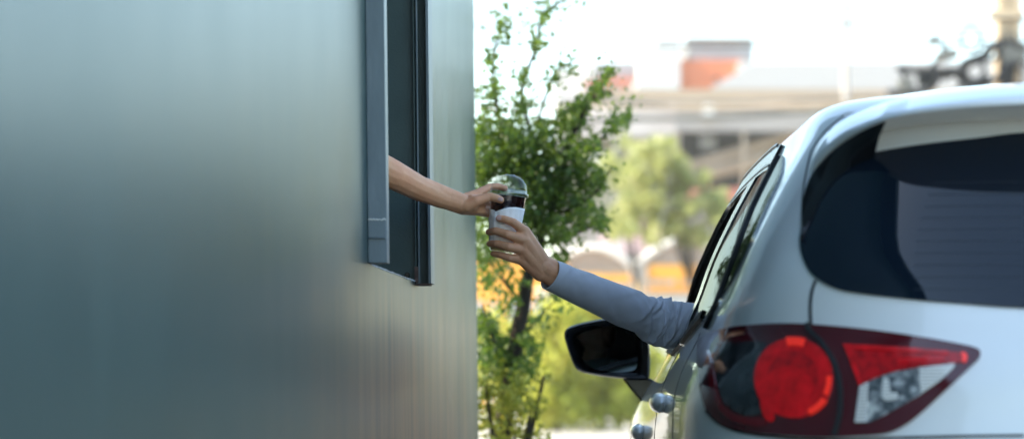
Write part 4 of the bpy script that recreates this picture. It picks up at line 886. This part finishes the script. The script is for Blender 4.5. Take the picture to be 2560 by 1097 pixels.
# long shed with striped eave, dark inside
Y = 92
b = thing('roadside_shed', (P(1800, 0, Y).x, Y, 0), 'long open-fronted shed with a striped beige eave and dark interior', 'shed')
q = [P(1440, 276, Y), P(3000, 250, Y), P(3000, 212, Y+5), P(1480, 216, Y+5)]
a0, a1 = P(1440, 276, Y), P(3000, 276, Y)
rf_ = [a0, a1, P(3000, 226, Y+4), P(1470, 222, Y+4)]
obj('roof', rf_+[p-Vector((0, 0, .15)) for p in rf_], [(0, 1, 2, 3), (7, 6, 5, 4), (0, 4, 5, 1), (1, 5, 6, 2), (2, 6, 7, 3), (3, 7, 4, 0)], BEIGE, b)
MB().box(*bx(1690, 3000, 279, 328, Y-.1, .25)).build('eave_board', FASCIA, b)
MB().box(*bx(1700, 3000, 330, 480, Y+3, .3)).build('back_wall', DARKIN, b)
MB().box(*bx(1440, 1700, 330, 470, Y+2, .3)).build('back_wall', WHITEW, b)
MB().box(*bx(1440, 3000, 480, 1000, Y+1, .3, True)).build('lower_wall', FASCIA, b)
MB().box(*bx(1510, 1900, 470, 506, Y-.2, .3)).build('red_board', REDB, b)
for (p0, p1, w_) in (((1690, 425), (2040, 322), .2), ((1720, 445), (2080, 352), .3), ((1640, 300), (1980, 258), .1)):
    MB().tube([P(*p0, Y+1), P(*p1, Y+1)], w_, 8).build('roof_beam', WOODB, b)
for px in (1690, 1860, 2080, 2300): MB().box(*bx(px-5, px+5, 330, 480, Y, .2)).build('post', WOODB, b)
MB().box(*bx(1752, 1790, 338, 372, Y+2, .4)).build('hanging_sheet', GREYW, b)
MB().box(*bx(1760, 1784, 262, 296, Y-.5, .3)).build('vent_hood', WHITEW, b)
Y = 86
b = thing('market_stall', (P(1560, 0, Y).x, Y, 0), 'pale pinkish stall with a sagging canopy left of the dark shed', 'stall')
MB().hexa([P(1395, 345, Y), P(1690, 335, Y), P(1690, 335, Y+2), P(1395, 345, Y+2), P(1400, 282, Y), P(1690, 268, Y), P(1690, 262, Y+2), P(1400, 276, Y+2)]).build('canopy', varied('faded_pink_canvas', (.44, .37, .345), (.54, .48, .455), .9, .85), b)
MB().box(*bx(1420, 1690, 345, 560, Y+1.2, .2)).build('back_sheet', varied('dusty_olive_sheet', (.20, .19, .13), (.36, .33, .25), .7, .9), b)
for px in (1412, 1540, 1680): MB().box(*bx(px-4, px+4, 340, 1000, Y+.1, .12, True)).build('post', PALEP, b)
MB().box(*bx(1470, 1530, 380, 430, Y+.9, .2)).build('white_board', WHITEW, b); MB().box(*bx(1600, 1660, 410, 440, Y+.9, .2)).build('white_board', WHITEW, b)
for i, (ya, yb) in enumerate(((250, 240), (268, 256), (300, 268), (252, 276))):
    Yc = 44+i*.7; pp = cat_rom([tuple(P(-700, ya-25, Yc)), tuple(P(500, ya+12, Yc)), tuple(P(1380, ya, Yc)), tuple(P(1800, (ya+yb)/2+9, Yc)), tuple(P(2300, yb, Yc)), tuple(P(3700, yb-40, Yc))], 8); m = MB(); m.tube(pp, .022+.012*(i % 3), 6)
    tag(m.build('service_cable', (CABLEL, WOODB, BOXG)[i % 3], None, True), 'thick grey-brown service cable sagging in front of the beige shed eave', 'cable', 'service cables before the shed')
# pink and white panel
Y = 76
b = thing('painted_hoarding', (P(1570, 0, Y).x, Y, 0), 'faded pink and white hoarding above the awnings', 'hoarding')
MB().box(*bx(1500, 1645, 548, 632, Y, .12)).build('panel', PINKW, b)
for px in (1508, 1636): MB().box(*bx(px-3, px+3, 548, 1000, Y+.14, .1, True)).build('post', PALEP, b)
# arched awnings on orange frames
Y = 68
def awning(label, x0, x1, yb, yt, Y, dep=5):
    c = thing('arched_awning', (P((x0+x1)/2, 0, Y).x, Y, 0), label, 'awning', 'arched carport awnings'); n_ = 20
    pts_ = [P(x0+(x1-x0)*k/n_, yb-(yb-yt)*math.sin(math.pi*k/n_)**.8, Y) for k in range(n_+1)]
    v = pts_+[p+Vector((0, dep, .0)) for p in pts_]; n2 = n_+1
    v += [p-Vector((0, 0, .05)) for p in v]
    f = [(k, k+1, n2+k+1, n2+k) for k in range(n_)]+[(2*n2+k, 3*n2+k, 3*n2+k+1, 2*n2+k+1) for k in range(n_)]
    fixn(obj('canopy', v, f, CANVAS, c, True))
    # gable sheet under the arch and white hem along it
    base = [P(x0+(x1-x0)*k/n_, yb, Y+.06) for k in range(n_+1)]; top = [p+Vector((0, .06, 0)) for p in pts_]
    gv = base+top+[p+Vector((0, .03, 0)) for p in base+top]
    fixn(obj('gable_sheet', gv, [(k, k+1, n2+k+1, n2+k) for k in range(n_)]+[(2*n2+k, 3*n2+k, 3*n2+k+1, 2*n2+k+1) for k in range(n_)], CANVAS, c))
    m = MB(); m.tube(pts_, .09, 8); m.build('hem', CANVW, c, True)
    m = MB(); m.tube([P(x0, yb, Y), P(x1, yb, Y)], .06, 8); m.build('tie_bar', WOODB, c, True)
    for px in (x0+4, x1-4): MB().tube([(P(px, 0, Y).x, Y+dep*.5, 0), P(px, yb, Y+dep*.5)], .05, 8).build('post', PALEP, c, True)
awning('beige arched carport awning left of the orange post', 1370, 1592, 682, 618, Y)
awning('beige arched carport awning right of the orange post', 1594, 1830, 664, 600, Y+.5)
awning('beige arched carport awning half hidden by the near tree', 1150, 1368, 690, 628, Y+1)
b = thing('orange_frame', (P(1600, 0, Y).x, Y-1, 0), 'orange steel frame with a pale square post under the awnings', 'frame')
Y = 66.5
MB().box(*bx(1500, 1580, 686, 706, Y, .3)).build('beam', ORANGE, b)
MB().box(*bx(1180, 1340, 645, 752, Y, .3)).build('beam', ORANGE, b); MB().box(*bx(1340, 1420, 660, 720, Y, .3)).build('beam', ORANGE, b); MB().box(*bx(1420, 1500, 684, 706, Y, .3)).build('beam', ORANGE, b)
MB().box(*bx(1618, 1745, 662, 698, Y, .3)).build('beam', ORANGE, b)
MB().box(*bx(1620, 1745, 712, 730, Y+.1, .3)).build('beam', ORANGE, b)
MB().box(*bx(1576, 1618, 658, 700, Y-.1, .3)).build('post_head', PALEP, b)
MB().box(*bx(1584, 1606, 700, 1000, Y, .25, True)).build('post', varied('tan_post_paint', (.8, .5, .25), (.85, .58, .32), 2, .7), b)
for x0, x1 in ((1690, 1706),): MB().box(*bx(x0, x1, 698, 712, Y+.05, .2)).build('stub', ORANGE, b)
for x0, x1, y0, y1 in ((1206, 1226, 704, 900), (1240, 1270, 704, 880), (1310, 1330, 704, 900), (1400, 1412, 706, 800)): MB().box(*bx(x0, x1, y0, y1, Y+.05, .25, True)).build('post', ORANGE, b)
# white parked vehicles and walls glimpsed beyond
b = thing('garden_wall', (P(1600, 0, 80).x, 80, 0), 'white wall running behind the shrubs and the orange frame', 'wall')
MB().box(*bx(1100, 1950, 735, 1000, 80, .3, True)).build('wall_panel', WHITEW, b); MB().box(*bx(1095, 1955, 729, 735, 79.8, .6)).build('coping', FASCIA, b)
# posts and poles
b = thing('lamp_post', (P(2115, 0, 48).x, 48, 0), 'slim pale post rising behind the car roof', 'post')
m = MB(); x = P(2115, 0, 48).x; m.tube([(x, 48, 0), (x, 48, 9.5)], [.085, .07], 12); m.build('shaft', PALEP, b, True)
m = MB(); m.tube([(x, 48, 9.4), (x-.3, 48, 9.9), (x-1.2, 48, 10.0)], .04, 8); m.build('arm', PALEP, b, True); bevel(MB().box((x-1.7, 47.88, 9.93), (x-1.1, 48.12, 10.05)).build('lamp_head', GREYW, b), .03)
PY = 36
up = thing('utility_pole', (P(2522, 0, PY).x, PY, 0), 'tan concrete utility pole wrapped in a thick black cable bundle', 'utility pole')
x = P(2520, 0, PY).x
m = MB(); m.box((x-.19, PY-.13, 0), (x+.17, PY+.13, 10.5)); bevel(m.build('shaft', CONC, up), .03)
MB().box((x-.04, PY-.135, .5), (x+.0, PY-.1305, 10.2)).build('recess_shade_strip', varied('painted_recess_shade', (.2, .15, .1), (.25, .19, .13), 3, .9), up)  # shade of a recess painted as a darker strip on the flat shaft face
bevel(MB().box((x-.32, PY-.2, P(0, 55, PY).z), (x+.2, PY-.14, P(0, 30, PY).z)).build('crossarm', CONC, up), .01)
m = MB()
for k in range(18):
    a = random.uniform(-.14, .26); z0 = P(0, random.uniform(88, 150), PY).z; pts_ = []
    for j in range(8): pts_.append((x+a+random.uniform(-.06, .06), PY-.2+random.uniform(-.08, .05), z0-j*.14))
    m.tube(pts_, random.uniform(.010, .022), 6)
m.build('cable_bundle', CABLE, up, True)
MB().box((x-.13, PY-.34, P(0, 165, PY).z), (x+.2, PY-.16, P(0, 116, PY).z)).build('splice_case', BOXG, up)
# loops and bundles of slack cable hanging from the span, with boxes
def zz(X, Y): return (2060+X/3.918, Y/3.918)
LC = [([(1960, 470), (1800, 420), (1690, 430), (1560, 540), (1380, 610), (1330, 690), (1100, 700), (1000, 700), (830, 690), (740, 680)], .055, 'sagging black cable bundle running left from the utility pole'),
      ([(1960, 600), (1830, 620), (1740, 730), (1640, 800), (1500, 860), (1400, 840), (1260, 700), (1150, 720), (1050, 860), (900, 900), (640, 900)], .05, 'lower slack cable looping beneath the utility pole'),
      ([(1760, 440), (1660, 470), (1560, 590), (1420, 640), (1350, 760), (1450, 830), (1600, 760)], .045, 'thin cable loop beside the splice case'),
      ([(1090, 620), (1050, 700), (1180, 760), (1330, 700), (1390, 800), (1330, 850)], .045, 'reddish looped cable under the long junction box')]
for pl, r, lab in LC:
    m = MB(); m.tube([P(*zz(*p), PY-.3+.05*math.sin(i*2)) for i, p in enumerate(cat_rom(pl, 6))], r, 8); tag(m.build('slack_cable', CABLE, None, True), lab, 'cable', 'slack cables near the utility pole')
for cx_, cy_, r, lab in ((1440, 390, 105, 'large black cable coil left of the utility pole'), (1640, 520, 66, 'small black cable coil close against the pole'), (1480, 690, 90, 'black cable coil hanging lowest beside the pole')):
    m = MB(); m.tube([P(*zz(cx_+r*math.cos(a), cy_+r*1.05*math.sin(a)), PY-.35+.02*math.sin(3*a)) for a in [2*math.pi*k/40 for k in range(81)]], .034, 6); tag(m.build('cable_coil', CABLE, None, True), lab, 'cable coil', 'cable coils near the utility pole')
def jbox(lab, c, w_, h_, mat=BOXG, rot=0):
    p = P(*zz(*c), PY-.3); o = thing('junction_box', p, lab, 'junction box', 'junction boxes on the cables'); k = PY/F/3.918
    b_ = bevel(MB().box((p.x-w_*k, p.y-.1, p.z-h_*k), (p.x+w_*k, p.y+.1, p.z+h_*k)).build('case', mat, o), .02)
    MB().box((p.x-w_*k*.3, p.y-.02, p.z+h_*k), (p.x+w_*k*.3, p.y+.02, p.z+h_*k+.08)).build('hanger', CABLE, o); o.rotation_euler = (0, math.radians(rot), 0); return o
jbox('small grey box hung alone highest on the wires', (1085, 415), 72, 30, rot=-9)
jbox('long tapered grey box left of the black coil', (1200, 545), 110, 48, rot=-14)
jbox('square black box hung low over the car roof', (990, 770), 70, 70, MBLACK, rot=-8)
jbox('grey box leftmost of the cluster over the car roof', (800, 830), 70, 62, rot=-12)
# overhead wires: many thin lines across the sky
for k in range(9):
    y0 = -30+k*15+random.uniform(-5, 5); y1 = y0+random.uniform(8, 34)-8; Yw = 38+random.uniform(-3, 6); pts_ = []
    for j in range(13):
        u = j/12*1.0; px = -600+u*4400; pts_.append(P(px, y1+(y0-y1)*u+40*math.sin(math.pi*u)-20, Yw))
    m = MB(); m.tube(pts_, .010+.008*random.random(), 6)
    tag(m.build('overhead_wire', CABLE, None, True), 'thin grey overhead wire, one of the sagging bundle across the pale sky', 'wire', 'overhead wires across the sky')

hz = MB().box((-60, -6, -1), (110, 175, 19)).build('haze', None); hz['kind'] = 'stuff'
hm = bpy.data.materials.new('pale_haze'); hm.use_nodes = True; hn = hm.node_tree; hn.nodes.remove(hn.nodes['Principled BSDF'])
pv = hn.nodes.new('ShaderNodeVolumePrincipled'); pv.inputs['Color'].default_value = (1, .95, .88, 1); pv.inputs['Density'].default_value = .0008; pv.inputs['Anisotropy'].default_value = .2
hn.links.new(pv.outputs[0], hn.nodes['Material Output'].inputs['Volume']); hz.data.materials.append(hm)
# ------------------------------------------------------------------ light, sky, camera
EL, AZ = math.radians(46), math.atan2(-.97, -.09)
sd = Vector((math.sin(AZ)*math.cos(EL), math.cos(AZ)*math.cos(EL), math.sin(EL)))
w = bpy.data.worlds.new('World'); S.world = w; w.use_nodes = True
bg = w.node_tree.nodes['Background']; sky = w.node_tree.nodes.new('ShaderNodeTexSky'); sky.sky_type = 'NISHITA'; sky.sun_disc = False
sky.sun_elevation = EL; sky.sun_rotation = AZ; sky.air_density = 1.0; sky.dust_density = .7; sky.ozone_density = 1.5
w.node_tree.links.new(sky.outputs[0], bg.inputs[0]); bg.inputs[1].default_value = .15
sl = bpy.data.lights.new('sun', 'SUN'); sl.energy = 2.5; sl.angle = math.radians(.5); sl.color = (1, .90, .76)
so = bpy.data.objects.new('sun', sl); C.objects.link(so); so.rotation_euler = (-sd).to_track_quat('-Z', 'Y').to_euler(); so.location = sd*30
cam = bpy.data.cameras.new('camera'); co = bpy.data.objects.new('camera', cam); C.objects.link(co); S.camera = co
co.location = CAM; co.rotation_euler = (math.radians(90), 0, 0); cam.sensor_width = 36; cam.lens = 36*F/2560
cam.shift_y = (HZ-548.5)/2560; cam.clip_start = .05; cam.clip_end = 2000
cam.dof.use_dof = True; cam.dof.focus_distance = 5.72; cam.dof.aperture_fstop = 2.7; cam.dof.aperture_blades = 0
S.view_settings.view_transform = 'Standard'; S.view_settings.look = 'None'; S.view_settings.exposure = 2.12; S.view_settings.gamma = 1; S.view_settings.use_white_balance = True; S.view_settings.white_balance_temperature = 7350; S.view_settings.white_balance_tint = 2
S.cycles.use_denoising = True
try: S.cycles.denoiser = 'OPENIMAGEDENOISE'
except Exception: pass
S.cycles.max_bounces = 8; S.cycles.transparent_max_bounces = 16; S.cycles.caustics_reflective = False; S.cycles.caustics_refractive = False
S.cycles.sample_clamp_indirect = 6
